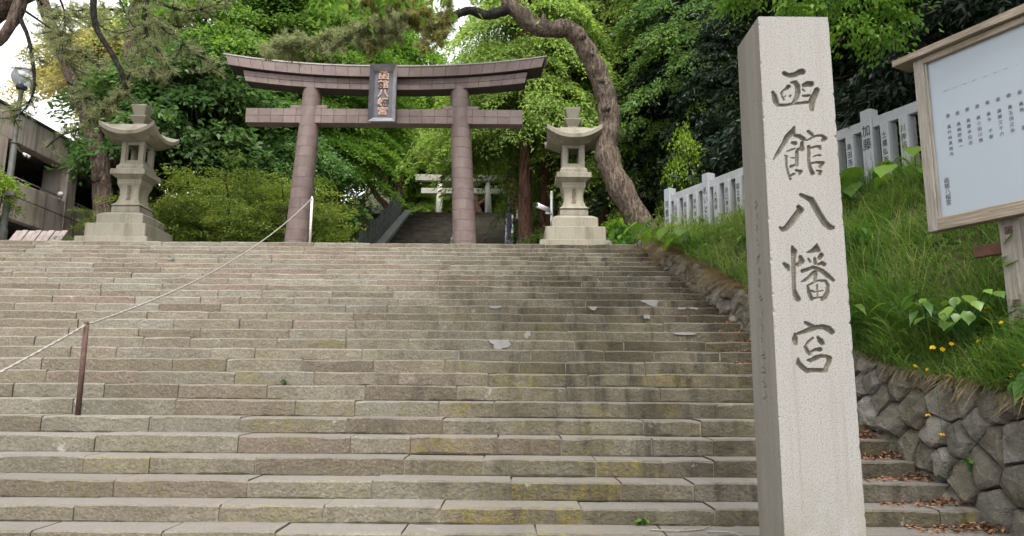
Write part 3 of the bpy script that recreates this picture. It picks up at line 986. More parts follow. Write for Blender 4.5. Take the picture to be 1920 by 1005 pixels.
def build_pillar():
    H = 3.90
    def half(z):
        return 0.2345 - 0.0085 * min(1, max(0, (z - 0.7) / 3.2))
    V, Fc, carve, side = [], [], [], []
    def face(us, zs, G, place, sd):
        b = len(V)
        nu = len(us)
        r = np.random.RandomState(9)
        for j, z in enumerate(zs):
            for i, u in enumerate(us):
                d = G[j, i] / 1000
                if d > 0.004:
                    d += (r.rand() - 0.5) * 0.0035
                V.append(place(u, z / 1000, d))
                carve.append(min(1.0, G[j, i] / 7.0))
                side.append(sd)
        for j in range(len(zs) - 1):
            for i in range(nu - 1):
                Fc.append((b + j * nu + i, b + j * nu + i + 1, b + (j + 1) * nu + i + 1, b + (j + 1) * nu + i))
    rc = random.Random(77)
    chips = [[(rc.uniform(300, 3880), rc.uniform(5, 22), rc.uniform(0.002, 0.009)) for _ in range(34)] for _s in range(2)]
    def chip(s_, z):
        z = z * 1000
        e = 0.0025
        for (c_, w_, d_) in chips[s_]:
            if abs(z - c_) < w_ * 2.5:
                e += d_ * math.exp(-((z - c_) / w_) ** 2)
        return e
    us = np.linspace(-1, 1, 123)
    zs = np.concatenate([np.arange(0, 1564, 8.0), np.arange(1570, 3600, 4.0), np.arange(3606, 3901, 6.0), [3900.0]])
    G = np.zeros((len(zs), len(us)))
    sel = (zs > 1569) & (zs < 3601)
    G[sel] = carve_field(us * 230, zs[sel], STROKES, 24)
    face(us, zs, G, lambda u, z, d: (u * half(z), max(d, chip(0, z) - (u + 1) * half(z), chip(1, z) - (1 - u) * half(z)), z), 0.0)
    # left face, small worn inscription
    us2 = np.linspace(-1, 1, 65)
    zs2 = zs
    G2 = np.zeros((len(zs2), len(us2)))
    sel = (zs2 > 1445) & (zs2 < 2770)
    G2[sel] = carve_field(us2 * 215, zs2[sel], side_strokes(), 7)
    D = 0.43
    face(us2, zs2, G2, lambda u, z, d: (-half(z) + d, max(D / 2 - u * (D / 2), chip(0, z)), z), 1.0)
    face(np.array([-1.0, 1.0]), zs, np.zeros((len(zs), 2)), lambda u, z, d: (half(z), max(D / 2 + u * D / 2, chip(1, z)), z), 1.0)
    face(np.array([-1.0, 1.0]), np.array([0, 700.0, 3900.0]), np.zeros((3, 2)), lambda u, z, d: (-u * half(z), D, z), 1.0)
    b = len(V)
    h = half(H)
    V.extend([(-h, 0, H), (h, 0, H), (h, D, H), (-h, D, H), (0, D / 2, H + 0.02)])
    carve.extend([0] * 5)
    side.extend([1.0] * 5)
    Fc.extend([(b, b + 1, b + 4), (b + 1, b + 2, b + 4), (b + 2, b + 3, b + 4), (b + 3, b, b + 4)])
    me = bpy.data.meshes.new('shaft')
    me.from_pydata(V, [], Fc)
    a = me.attributes.new('carve', 'FLOAT', 'POINT')
    a.data.foreach_set('value', np.array(carve, dtype=np.float32))
    a = me.attributes.new('side', 'FLOAT', 'POINT')
    a.data.foreach_set('value', np.array(side, dtype=np.float32))
    me.update()
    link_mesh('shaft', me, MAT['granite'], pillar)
    MB().bbox(-0.42, 0.42, -0.2, 0.47, -0.05, 0.16, 0.02).build('plinth', MAT['granite'], pillar)
build_pillar()

# ---------------------------------------------------------------- brown tiled torii
TX, TY = -3.36, 18.0
torii = empty('torii_gate', (TX, TY, TERR), 0, 'large brown tile-clad torii gate at the top of the steps', 'torii gate')

def beam_z(x, z0, lift, half):
    return z0 + lift * (abs(x) / half) ** 2.3

def tile_strip(n_, half, z_lo, z_hi, lift, yfront, hx_at, name_parent, flare):
    """flat tiles along a curved beam front: returns nothing, builds one part per tile"""
    for k in range(n_):
        t0, t1 = -1 + 2 * k / n_, -1 + 2 * (k + 1) / n_
        g = 0.003 / half
        vs_ = []
        for t in (t0 + g, t1 - g):
            for zf in (0, 1):
                zz = z_lo if zf == 0 else z_hi
                hw = half + flare * (zz - z_lo)
                x = t * hw
                z = beam_z(t * half, zz, lift, half) + (0.0025 if zf == 0 else -0.0025)
                vs_.append((x, z))
        (xa, za), (xb, zb), (xc, zc), (xd, zd) = vs_
        y0, y1 = yfront, yfront + 0.03
        b = 0.004
        p = [(xa, y1, za), (xc, y1, zc), (xd, y1, zd), (xb, y1, zb), (xa, y0 + b, za), (xc, y0 + b, zc), (xd, y0 + b, zd), (xb, y0 + b, zb),
             (xa + b, y0, za + b), (xc - b, y0, zc + b), (xd - b, y0, zd - b), (xb + b, y0, zb - b)]
        MB().add(p, [(0, 1, 5, 4), (1, 2, 6, 5), (2, 3, 7, 6), (3, 0, 4, 7), (4, 5, 9, 8), (5, 6, 10, 9), (6, 7, 11, 10), (7, 4, 8, 11), (8, 9, 10, 11)]).build('tile', MAT['tile'], torii)

def beam_core(name, half, z_lo, z_hi, lift, y0, y1, flare, mat, top_mat=None):
    m_ = MB()
    N = 24
    vs_ = []
    for k in range(N + 1):
        t = -1 + 2 * k / N
        for (yy, zz) in ((y0, z_lo), (y1, z_lo), (y1, z_hi), (y0, z_hi)):
            hw = half + flare * (zz - z_lo)
            vs_.append((t * hw, yy, beam_z(t * half, zz, lift, half)))
    fs = []
    for k in range(N):
        for j in range(4):
            a, b = k * 4 + j, k * 4 + (j + 1) % 4
            fs.append((b, a, a + 4, b + 4))
    fs += [(0, 1, 2, 3), (N * 4 + 3, N * 4 + 2, N * 4 + 1, N * 4)]
    m_.add(vs_, fs)
    return m_.build(name, mat, torii)

# heights above the terrace
KH, SH = 4.10, 3.66
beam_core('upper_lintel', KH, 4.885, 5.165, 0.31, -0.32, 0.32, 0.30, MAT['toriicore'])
tile_strip(26, KH, 4.885, 5.165, 0.31, -0.345, None, None, 0.30)
beam_core('lintel_cap', KH + 0.13, 5.167, 5.20, 0.31, -0.36, 0.36, 0.30, MAT['copper'])
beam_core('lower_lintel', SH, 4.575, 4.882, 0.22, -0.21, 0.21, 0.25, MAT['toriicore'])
tile_strip(24, SH, 4.575, 4.728, 0.22, -0.235, None, None, 0.25)
tile_strip(24, SH + 0.04, 4.733, 4.880, 0.22, -0.235, None, None, 0.25)
MB().box(-3.60, 3.60, -0.155, 0.155, 3.68, 4.06).build('tie_beam', MAT['grout'], torii)
for row in range(2):
    for k in range(22):
        x0 = -3.61 + 7.22 * k / 22
        x1 = -3.61 + 7.22 * (k + 1) / 22
        z0 = 3.675 + row * 0.1975
        b = 0.004
        X0, X1, Z0, Z1 = x0 + 0.003, x1 - 0.003, z0 + 0.0025, z0 + 0.195
        p = [(X0, -0.15, Z0), (X1, -0.15, Z0), (X1, -0.15, Z1), (X0, -0.15, Z1), (X0, -0.176, Z0), (X1, -0.176, Z0), (X1, -0.176, Z1), (X0, -0.176, Z1), (X0 + b, -0.18, Z0 + b), (X1 - b, -0.18, Z0 + b), (X1 - b, -0.18, Z1 - b), (X0 + b, -0.18, Z1 - b)]
        MB().add(p, [(0, 1, 5, 4), (1, 2, 6, 5), (2, 3, 7, 6), (3, 0, 4, 7), (4, 5, 9, 8), (5, 6, 10, 9), (6, 7, 11, 10), (7, 4, 8, 11), (8, 9, 10, 11)]).build('tile', MAT['tile'], torii)
for sx in (-1, 1):
    x_b, x_t = sx * 2.17, sx * 1.945
    def axis(z):
        return x_b + (x_t - x_b) * z / 4.6
    def rad(z):
        return 0.305 - 0.056 * z / 4.6
    MB().tube([(axis(z), 0, z) for z in (0, 1.5, 3, 4.70)], [rad(z) - 0.008 for z in (0, 1.5, 3, 4.70)], 24).build('column', MAT['grout'], torii, True)
    rows = 17
    for k in range(rows):
        z0, z1 = 4.68 * k / rows + 0.0035, 4.68 * (k + 1) / rows - 0.0035
        for q in range(5):
            off = (k % 2) * 0.5 - 0.25
            a0 = 2 * math.pi * (q + off) / 5 - math.pi / 2
            a1 = a0 + 2 * math.pi / 5
            a0 += 0.010
            a1 -= 0.010
            vs_ = []
            n = 6
            for j in range(n + 1):
                a = a0 + (a1 - a0) * j / n
                for (z, dr) in ((z0, -0.010), (z0, -0.0015), (z0 + 0.003, 0), (z1 - 0.003, 0), (z1, -0.0015), (z1, -0.010)):
                    r = rad(z) + dr
                    vs_.append((axis(z) + r * math.cos(a), r * math.sin(a), z))
            fs = []
            for j in range(n):
                for w in range(5):
                    i0 = j * 6 + w
                    fs.append((i0, i0 + 6, i0 + 7, i0 + 1))
            mb = MB()
            mb.add(vs_, fs)
            mb.build('tile', MAT['tile'], torii)
    # wedges where the tie beam passes through the column
    for s2 in (-1, 1):
        xw = axis(3.9) + s2 * 0.33
        MB().bbox(xw - 0.15, xw + 0.15, -0.17, 0.17, 4.071, 4.165, 0.008).build('wedge', MAT['tile'], torii)
    MB().lathe([(0.40, 0), (0.40, 0.10), (0.36, 0.14)], 24, (x_b, 0, 0)).build('base_ring', MAT['lantern'], torii)

# name plaque hanging on the gate
plq = empty('plaque', (TX, TY - 0.40, TERR + 3.62), 0, 'dark metal name plaque with raised pinkish characters hanging at the centre of the brown gate', 'plaque')
MB().bbox(-0.285, 0.285, 0.0, 0.12, 0.0, 1.50, 0.01).build('board', MAT['plaque'], plq)
# flared rim: four mitred boards sloping outwards
def rim(name, pts, mat):
    MB().add(pts, [(0, 1, 2, 3), (7, 6, 5, 4), (0, 4, 5, 1), (1, 5, 6, 2), (2, 6, 7, 3), (3, 7, 4, 0)]).build(name, mat, plq)
ix, iz0, iz1, ox, oz0, oz1 = 0.235, 0.12, 1.38, 0.345, -0.02, 1.53
def q(x, y, z):
    return (x, y, z)
I = [(-ix, -0.01, iz0), (ix, -0.01, iz0), (ix, -0.01, iz1), (-ix, -0.01, iz1)]
O = [(-ox, -0.14, oz0), (ox, -0.14, oz0), (ox, -0.14, oz1), (-ox, -0.14, oz1)]
for k in range(4):
    a, b = k, (k + 1) % 4
    f = [O[a], O[b], I[b], I[a]]
    bk = [(p[0] * 1.03, p[1] + 0.035, 0.75 + (p[2] - 0.75) * 1.02) for p in f]
    rim('rim_board', f + bk, MAT['plaque_rim'] if k != 3 else MAT['plaque'])
for k, ch in enumerate('函館八幡宮'):
    lettering(ch, 0.255, MAT['gold'], plq, (0.0, -0.012, 1.375 - k * 0.243), depth=0.012, weight=0.006, name='character', stretch=(1.15, 0.92))

# ---------------------------------------------------------------- stone lanterns
def make_lantern(loc, label):
    L = empty('stone_lantern', loc, 0, label, 'stone lantern', 'large stone lanterns flanking the brown gate')
    mt = MAT['lantern']
    MB().sq([(0.88, 0.0), (0.88, 0.445), (0.86, 0.455)]).build('lower_plinth', mt, L)
    MB().sq([(0.74, 0.455), (0.735, 0.80), (0.72, 0.812)]).build('middle_plinth', mt, L)
    MB().sq([(0.575, 0.812), (0.57, 1.07), (0.54, 1.09), (0.46, 1.14), (0.38, 1.165)]).build('upper_plinth', mt, L)
    prof = [(0.345, 1.165), (0.352, 1.20), (0.352, 1.30), (0.335, 1.335)]
    for k in range(9):
        t = k / 8
        z = 1.36 + t * 0.58
        prof.append((0.238 + 0.085 * (2 * abs(t - 0.55)) ** 2.2 + (0.03 if t < 0.05 else 0), z))
    prof += [(0.295, 1.955), (0.305, 2.0), (0.305, 2.05)]
    sh = MB().sq(prof).build('shaft', mt, L)
    # worn inscription on the front of the shaft
    r = random.Random(2)
    pts = []
    for k in range(9):
        z = 1.50 + k * 0.048
        t = (z - 1.36) / 0.58
        y = -(0.238 + 0.085 * (2 * abs(t - 0.55)) ** 2.2) - 0.004
        w = 0.048 + r.uniform(-0.010, 0.010)
        pts += [(-w, y, z), (w, y, z)]
    MB().add(pts, [(2 * i, 2 * i + 1, 2 * i + 3, 2 * i + 2) for i in range(8)]).build('worn_inscription', MAT['drystain'], sh)
    MB().sq([(0.30, 2.05), (0.40, 2.13), (0.438, 2.15), (0.44, 2.27), (0.42, 2.285), (0.36, 2.30)]).build('platform', mt, L)
    fb = MB().sq([(0.345, 2.30), (0.345, 2.38), (0.325, 2.41), (0.295, 2.44), (0.29, 2.48)]).build('firebox_sill', mt, L)
    for sx in (-1, 1):
        for sy in (-1, 1):
            x0, y0 = (0.165 if sx > 0 else -0.285), (0.165 if sy > 0 else -0.285)
            MB().bbox(x0, x0 + 0.12, y0, y0 + 0.12, 2.478, 3.06, 0.006).build('firebox_post', mt, L)
    for s_ in (-1, 1):
        for zz, hh in ((2.479, 0.075), (2.965, 0.09)):
            MB().box(-0.164, 0.164, s_ * 0.225 - 0.035, s_ * 0.225 + 0.035, zz, zz + hh).build('window_rail', mt, L)
            MB().box(s_ * 0.225 - 0.035, s_ * 0.225 + 0.035, -0.164, 0.164, zz, zz + hh).build('window_rail', mt, L)
        for s3 in (-1, 1):
            MB().box(s3 * 0.15 - 0.016, s3 * 0.15 + 0.016, s_ * 0.225 - 0.025, s_ * 0.225 + 0.025, 2.555, 2.964).build('window_jamb', mt, L)
    MB().sq([(0.30, 3.05), (0.40, 3.075), (0.43, 3.13)]).build('roof_bed', mt, L)
    # sweeping roof with raised corners
    vs_, fs = [], []
    n = 12
    per = []
    for sgn, ax in ((0, 0), (1, 0), (2, 0), (3, 0)):
        for k in range(n):
            t = -1 + 2 * k / n
            per.append(((t, -1), (1, t), (-t, 1), (-1, -t))[sgn])
    NP = len(per)
    def rz_top(r, c):
        dome = 3.55 - 0.05 * r * 2 if r < 0.45 else 3.505 - 0.30 * ((r - 0.45) / 0.55) ** 0.75
        return dome + 0.25 * (c ** 2.4) * max(0, (r - 0.35) / 0.65) ** 1.6
    rings = [('t', r) for r in (0.12, 0.28, 0.42, 0.5, 0.62, 0.74, 0.87, 1.0)] + [('b', r) for r in (0.985, 0.86, 0.72, 0.58)]
    for kind, r in rings:
        for (a, b) in per:
            c = min(abs(a), abs(b))
            hw = 0.70 * r * (1 - 0.045 * (1 - c) * r)
            z = rz_top(r, c)
            if kind == 'b':
                z = rz_top(1.0, c) - 0.085 - 0.02 * c - (1 - r) * 0.10 - (rz_top(1.0, c) - 3.2) * (1 - r) * 1.9
            vs_.append((a * hw, b * hw, z))
    for k in range(len(rings) - 1):
        for i in range(NP):
            fs.append((k * NP + i, k * NP + (i + 1) % NP, (k + 1) * NP + (i + 1) % NP, (k + 1) * NP + i))
    fs.append(tuple(range(NP - 1, -1, -1)))
    fs = [tuple(reversed(f)) for f in fs]
    fs.append(tuple((len(rings) - 1) * NP + i for i in range(NP)))
    rf = MB().add(vs_, fs).build('roof', mt, L, False)
    MB().sq([(0.13, 3.53), (0.135, 3.60), (0.225, 3.76), (0.225, 3.785), (0.11, 3.79)]).build('finial_base', mt, L)
    MB().sq([(0.125, 3.79), (0.20, 4.06), (0.19, 4.09), (0.05, 4.13)]).build('finial', mt, L)
    return L
lanL = make_lantern((-9.68, 17.86, TERR), 'large stone lantern left of the brown gate, in front of the leaning pine')
lanR = copy_tree(lanL)
lanR.location = (1.545, 17.86, TERR)
lanR['label'] = 'large stone lantern right of the brown gate, beside the curved pine trunk'

# security camera on its pole behind the right lantern
cm = empty('security_camera', (1.05, 18.75, TERR), 0, 'white security camera on a slim white pole beside the right stone lantern', 'camera')
MB().tube([(0, 0, 0), (0, 0, 2.15)], 0.035, 10).build('pole', MAT['white'], cm, True)
MB().tube([(0.0, -0.05, 1.52), (-0.16, -0.12, 1.52)], 0.03, 8).build('bracket', MAT['white'], cm, True)
hd = MB().tube([(-0.08, -0.10, 1.60), (-0.40, -0.32, 1.68)], [0.062, 0.066], 12).build('camera_body', MAT['white'], cm, True)
MB().tube([(-0.397, -0.318, 1.679), (-0.412, -0.328, 1.683)], [0.05, 0.045], 12).build('lens', MAT['dark'], hd)

# ---------------------------------------------------------------- wire rope handrail on the steps
hr = empty('rope_handrail', (-4.36, 7.40, 1.234), 0, 'wire rope handrail on slim steel posts running up the left of the steps', 'handrail')
HO = (-4.36, 7.40, 1.234)
tops = []
for k, (x, y, z, h, mt) in enumerate(((-4.30, 4.35, 0.0, 0.92, 'rust'), (-4.36, 7.40, 1.225, 0.92, 'rust'), (-4.475, 15.62, TERR - 0.01, 1.07, 'whitepost'))):
    rr = 0.026 if k < 2 else 0.028
    MB().tube([(x, y, z), (x - 0.01, y, z + h)], rr, 12).build('post', MAT[mt], hr, True, HO)
    MB().lathe([(0.012, h - 0.01), (0.022, h + 0.012), (0.018, h + 0.035), (0.004, h + 0.045)], 10, (x - 0.01, y, z)).build('post_cap', MAT[mt], hr, True, HO)
    tops.append(Vector((x - 0.01, y, z + h)))
def rope(a, b, sag, n, r=0.0105):
    """two twisted strands"""
    m_ = MB()
    d = b - a
    length = d.length
    N = int(length / 0.03)
    side_ = Vector((1, 0, 0))
    up = d.normalized().cross(side_).normalized()
    for ph in (0, math.pi):
        pts = []
        for i in range(N + 1):
            t = i / N
            c = a + d * t + Vector((0, 0, -sag * 4 * t * (1 - t)))
            th = t * length / 0.20 * 2 * math.pi + ph
            pts.append(c + (side_ * math.cos(th) + up * math.sin(th)) * r * 0.55)
        m_.tube(pts, r * 0.75, 5)
    return m_
rope(tops[0], tops[1], 0.03, 0).build('rope', MAT['rope'], hr, True, HO)
rope(tops[1], tops[2], 0.30, 0).build('rope', MAT['rope'], hr, True, HO)

# ---------------------------------------------------------------- stone fence on the bank
FD = Vector((-0.4287, 0.9034, 0.0))                # along the fence, away from the camera
fence = empty('stone_fence', (3.387, 15.0, 4.55), 0, 'pale grey stone fence with black brushed names on its posts, above the grassy bank', 'stone fence')
FO = (3.387, 15.0, 4.55)
names_main = {0: '河重松坂本', 4: '札いとう屋', 8: '森山', 12: '佐々木', 16: '加藤', 20: '本間'}
names_slat = {1: '石田清', 2: '国立西高平', 3: '寺やき', 5: '大西修', 6: '田口幸子', 7: '国立男大野', 9: '山本', 10: '高橋', 11: '中村', 13: '三上', 14: '小林', 15: '高田茂', 17: '土橋弘幸', 18: '川岸昭', 19: '工藤'}
Mf = Matrix.Rotation(math.atan2(FD.y, FD.x) + math.pi, 4, 'Z')       # local x runs towards the camera-right end, front faces -y (the camera)
STEP_F = 0.3072
for k in range(22):
    p = Vector((3.387, 15.0, 4.40)) - FD * (STEP_F * k)
    o = p - Vector(FO)
    T = Matrix.Translation(o) @ Mf
    main = k % 4 == 0
    w = 0.092 if main else 0.066
    h = 1.41 if main else 1.10
    d = w if main else 0.066
    mb = MB()
    if main:
        mb.bbox(-w, w, -w, w, 0, h, 0.008, T @ Matrix.Diagonal((1, 1, 1, 1)))
        mb.add([tuple(T @ Vector(c)) for c in ((-w + .008, -w + .008, h), (w - .008, -w + .008, h), (w - .008, w - .008, h), (-w + .008, w - .008, h), (0, 0, h + 0.02))], [(0, 1, 4), (1, 2, 4), (2, 3, 4), (3, 0, 4)])
    else:
        mb.bbox(-w, w, -d * 1.6, d * 1.6, 0, h, 0.006, T)
    ob = mb.build('post' if main else 'slat', MAT['fence'], fence)
    txt = (names_main if main else names_slat).get(k)
    if txt:
        sz = 0.16 if main else 0.115
        zt = h - (0.28 if main else 0.14)
        if k == 16:
            sz, zt = 0.185, h - 0.25
        lettering(txt, sz, MAT['ink'], ob, T @ Vector((0, -(w if main else d * 1.6) - 0.003, zt)), M=Mf, depth=0.001, weight=0.001 if main else 0.0004, spacing=1.12, name='painted_name', stretch=(0.72, 1.0) if not main else (0.8, 1.05))
for b in range(5):
    pa = Vector((3.387, 15.0, 4.40)) - FD * (STEP_F * (4 * b) + 0.088) - Vector(FO)
    pb = Vector((3.387, 15.0, 4.40)) - FD * (STEP_F * (4 * b + 4) - 0.088) - Vector(FO)
    M_ = Matrix.Translation((pa + pb) / 2) @ Mf
    hl = (pa - pb).length / 2
    MB().bbox(-hl, hl, -0.055, 0.055, 1.10, 1.262, 0.008, M_).build('rail', MAT['fence'], fence)
    MB().bbox(-hl, hl, -0.05, 0.05, 0.02, 0.15, 0.008, M_).build('lower_rail', MAT['fence'], fence)

# ---------------------------------------------------------------- notice board
BM = Matrix(((0.45, 0.893, 0, 0), (-0.893, 0.45, 0, 0), (0, 0, 1, 0), (0, 0, 0, 1)))
board = empty('notice_board', (3.96, 6.48, 0), 0, 'white notice board with columns of names in a weathered wooden frame on the bank', 'notice board')
board.matrix_world = Matrix.Translation((3.96, 6.48, 0)) @ BM
W_, ZB, ZT = 2.45, 3.11, 4.62
MB().box(-0.01, W_, -0.01, 0.02, ZB - 0.01, ZT + 0.01).build('panel', MAT['panel'], board)
MB().bbox(-0.10, 0.0, -0.05, 0.06, ZB - 0.12, ZT + 0.06, 0.006).build('frame_stile', MAT['woodV'], board)
MB().bbox(W_, W_ + 0.115, -0.055, 0.06, ZB - 0.12, ZT + 0.06, 0.006).build('frame_stile', MAT['woodV'], board)
MB().bbox(0.001, W_ - 0.001, -0.052, 0.055, ZB - 0.118, ZB, 0.006).build('frame_rail', MAT['woodH'], board)
MB().bbox(0.001, W_ - 0.001, -0.052, 0.055, ZT, ZT + 0.062, 0.006).build('frame_rail', MAT['woodH'], board)
MB().bbox(0.001, 0.022, -0.035, -0.011, ZB + 0.001, ZT - 0.001, 0.003).build('bead', MAT['woodV'], board)
mb = MB()
r = random.Random(4)
N = 16
vs_ = []
for k in range(N + 1):
    x = -0.27 + (W_ + 0.54) * k / N
    e = r.uniform(-0.014, 0.010)
    vs_ += [(x, -0.10 + e, ZT + 0.066), (x, 0.16, ZT + 0.066), (x, 0.16, ZT + 0.118), (x, 0.0, ZT + 0.14), (x, -0.10 + e * 1.5, ZT + 0.135 + e)]
fs = []
for k in range(N):
    for j in range(5):
        fs.append((k * 5 + (j + 1) % 5, k * 5 + j, (k + 1) * 5 + j, (k + 1) * 5 + (j + 1) % 5))
fs += [(0, 1, 2, 3, 4), tuple(N * 5 + j for j in (4, 3, 2, 1, 0))]
mb.add(vs_, fs).build('top_board', MAT['woodH'], board)
for px_ in (0.54, 1.92):
    ps = MB().bbox(px_ - 0.085, px_ + 0.085, 0.062, 0.232, 0.9 if px_ > 1 else 1.6, ZT + 0.06, 0.008).build('post', MAT['woodV'], board)
    for zb_ in (2.87, 2.24, 2.10):
        MB().bbox(px_ - 0.03, px_ + 0.03, 0.050, 0.062, zb_, zb_ + 0.06, 0.003).build('bolt_plate', MAT['rust'], ps)
        MB().tube([(px_, 0.052, zb_ + 0.03), (px_, 0.036, zb_ + 0.03)], 0.012, 8).build('bolt', MAT['dark'], ps)
MB().bbox(0.12, W_ + 0.1, 0.236, 0.30, 2.74, 2.84, 0.006).build('brace_beam', MAT['redbeam'], board)
cols = ['竹林真佐光', '崎野隆一', '藤本征志', '小田川慎', '今　千春', '勝又千力', '玉田正谷', '角　　昌', '松田俊司', '富田恒一', '宮田浩三', '松本秀雄', '梶原健司', '黒崎敏雄', '山崎正一', '佐藤三郎', '田中一男', '小野寺実', '中山敏', '阿部弘', '工藤勝']
for k, nm in enumerate(cols):
    x = 0.165 + k * 0.0885 + (0.03 if k > 11 else 0)
    lettering('一' if k != 7 else '・', 0.030, MAT['inkgrey'], board, (x, -0.012, ZT - 0.315), depth=0.0008, name='lettering')
    lettering(('委' if k != 7 else '委') + '　員' + nm, 0.039, MAT['inkgrey'], board, (x, -0.012, ZT - 0.56 + (0.0 if k % 2 else 0.004)), depth=0.0008, weight=0.0, spacing=1.34, name='lettering', res=1)
lettering('函館八幡宮', 0.052, MAT['inkgrey'], board, (0.095, -0.012, ZB + 0.36), depth=0.0008, weight=0.0006, spacing=1.0, name='lettering')

# ---------------------------------------------------------------- parking deck building on the left
gar = empty('parking_building', (-16, 22, TERR), 0, 'stained concrete parking deck with dark open bays behind the left lantern and lamp post', 'building')
GO = (-16, 22, TERR)
ct = MAT['concrete']
Y_A, Y_B = 9.0, 42.0
MB().bbox(-16.45, -16.0, Y_A, Y_B, 9.28, 10.25, 0.02).build('fascia', ct, gar, origin=GO)
MB().bbox(-16.5, -15.93, Y_A, Y_B, 10.252, 10.33, 0.015).build('coping', MAT['coping'], gar, origin=GO)
MB().bbox(-16.30, -16.0, Y_A, Y_B, 6.79, 8.06, 0.02).build('parapet', ct, gar, origin=GO)
MB().box(-30, -16.31, Y_A, Y_B, 6.79, 7.0).build('deck', MAT['asphalt'], gar, origin=GO)
MB().box(-30, -16.46, Y_A, Y_B, 9.55, 9.85).build('roof_slab', ct, gar, origin=GO)
MB().box(-30.3, -30, Y_A, Y_B, 4.3, 10.2).build('rear_wall', ct, gar, origin=GO)
MB().box(-30, -16.2, Y_B, Y_B + 0.3, 4.3, 10.2).build('end_wall', ct, gar, origin=GO)
MB().box(-30, -16.2, Y_A - 0.3, Y_A, 4.3, 10.2).build('end_wall', ct, gar, origin=GO)
yc = 21.45
cols_y = [yc + 3.7 * k for k in range(-3, 6)]
for y in cols_y:
    MB().bbox(-16.92, -15.985, y - 0.16, y + 0.16 + 0.24, 4.2, 9.279, 0.02).build('column', ct, gar, origin=GO)
for y in cols_y[:-1]:
    a, b = y + 0.42, y + 3.52
    rl = MB().tube([(-16.12, a, 8.20), (-16.12, b, 8.20)], 0.028, 8).build('handrail', MAT['rope'], gar, True, GO)
    for t in range(4):
        yy = a + (b - a) * (t + 0.5) / 4
        MB().tube([(-16.12, yy, 8.05), (-16.12, yy, 8.19)], 0.018, 6).build('handrail_stub', MAT['rope'], rl, True, GO)
MB().tube([(-15.93, 22.0, 7.52), (-15.93, 27.6, 7.46)], 0.018, 6).build('conduit', MAT['dark'], gar, True, GO)
fl = empty('floodlight', (-16.05, 22.3, 9.0), 0, 'small white floodlight hanging under the concrete parking deck fascia', 'floodlight')
MB().tube([(0, 0, 0.22), (0.05, 0.1, 0.05), (0.12, 0.25, 0.0)], 0.012, 6).build('arm', MAT['rope'], fl, True)
for s_ in (-1, 1):
    MB().tube([(0.12, 0.25 + s_ * 0.05, 0.0), (0.22, 0.29 + s_ * 0.09, -0.08)], [0.04, 0.06], 10).build('lamp_head', MAT['white'], fl, True)
dm = empty('dome_camera', (-15.9, 24.55, 7.95), 0, 'small white dome camera on the parking deck parapet', 'camera')
MB().tube([(0, 0, 0.0), (0, 0, 0.18)], 0.03, 8).build('stem', MAT['rope'], dm, True)
MB().lathe([(0.02, 0.17), (0.09, 0.19), (0.10, 0.26), (0.07, 0.32), (0.01, 0.34)], 14).build('dome', MAT['white'], dm, True)

# ---------------------------------------------------------------- globe street lamp
lp = empty('street_lamp', (-12.0, 16.6, TERR), 0, 'tall dark street lamp with a clear round globe at the left edge', 'street lamp')
MB().lathe([(0.10, 0), (0.10, 0.5), (0.075, 0.55), (0.07, 2.6), (0.055, 2.65), (0.05, 3.92), (0.06, 3.94), (0.06, 3.98)], 14).build('pole', MAT['greenpole'], lp, True)
MB().lathe([(0.06, 3.98), (0.11, 4.01), (0.13, 4.05), (0.12, 4.09), (0.05, 4.10)], 18).build('collar', MAT['dark'], lp, True)
MB().lathe([(0.05, 4.10)] + [(0.25 * math.sin(a), 4.325 - 0.25 * math.cos(a)) for a in np.linspace(0.42, math.pi - 0.02, 18)], 28).build('globe', MAT['globe'], lp, True)
MB().lathe([(0.035, 4.10), (0.035, 4.20), (0.055, 4.24), (0.06, 4.30), (0.04, 4.37), (0.005, 4.39)], 14).build('bulb', MAT['white'], lp, True)
for z in (1.25, 1.6, 2.62, 3.2):
    MB().lathe([(0.082, z), (0.088, z + 0.02), (0.082, z + 0.04)], 14).build('band', MAT['greenpole'], lp, True)
MB().bbox(-0.02, 0.24, -0.16, -0.06, 1.30, 1.52, 0.01).build('junction_box', MAT['tilepink'], lp)

# small tiled roof seen over the top step
rf = empty('low_tiled_roof', (-13.3, 19.8, TERR - 0.27), 0, 'low pinkish grey tiled roof peeking over the top step beside the lamp post', 'roof')
rf.scale = (0.64, 0.7, 0.98)
for s_ in (-0.95, 0.95):
    for y in (0.0, 0.5):
        MB().box(s_ - 0.05, s_ + 0.05, y - 0.05, y + 0.05, 0, 1.06).build('leg', MAT['woodV'], rf)
for k in range(8):
    x = -1.15 + k * 0.29
    Mr = Matrix.Translation((x, -0.34, 0.98)) @ Matrix.Rotation(R(42), 4, 'X')
    MB().bbox(0.014, 0.276, 0, 0.74, 0.0 + 0.02 * (k % 2), 0.06 + 0.02 * (k % 2), 0.014, Mr).build('tile', MAT['tilepink'], rf)
MB().box(-1.12, 1.14, -0.1, 0.2, 0.90, 0.97).build('roof_board', MAT['woodH'], rf)

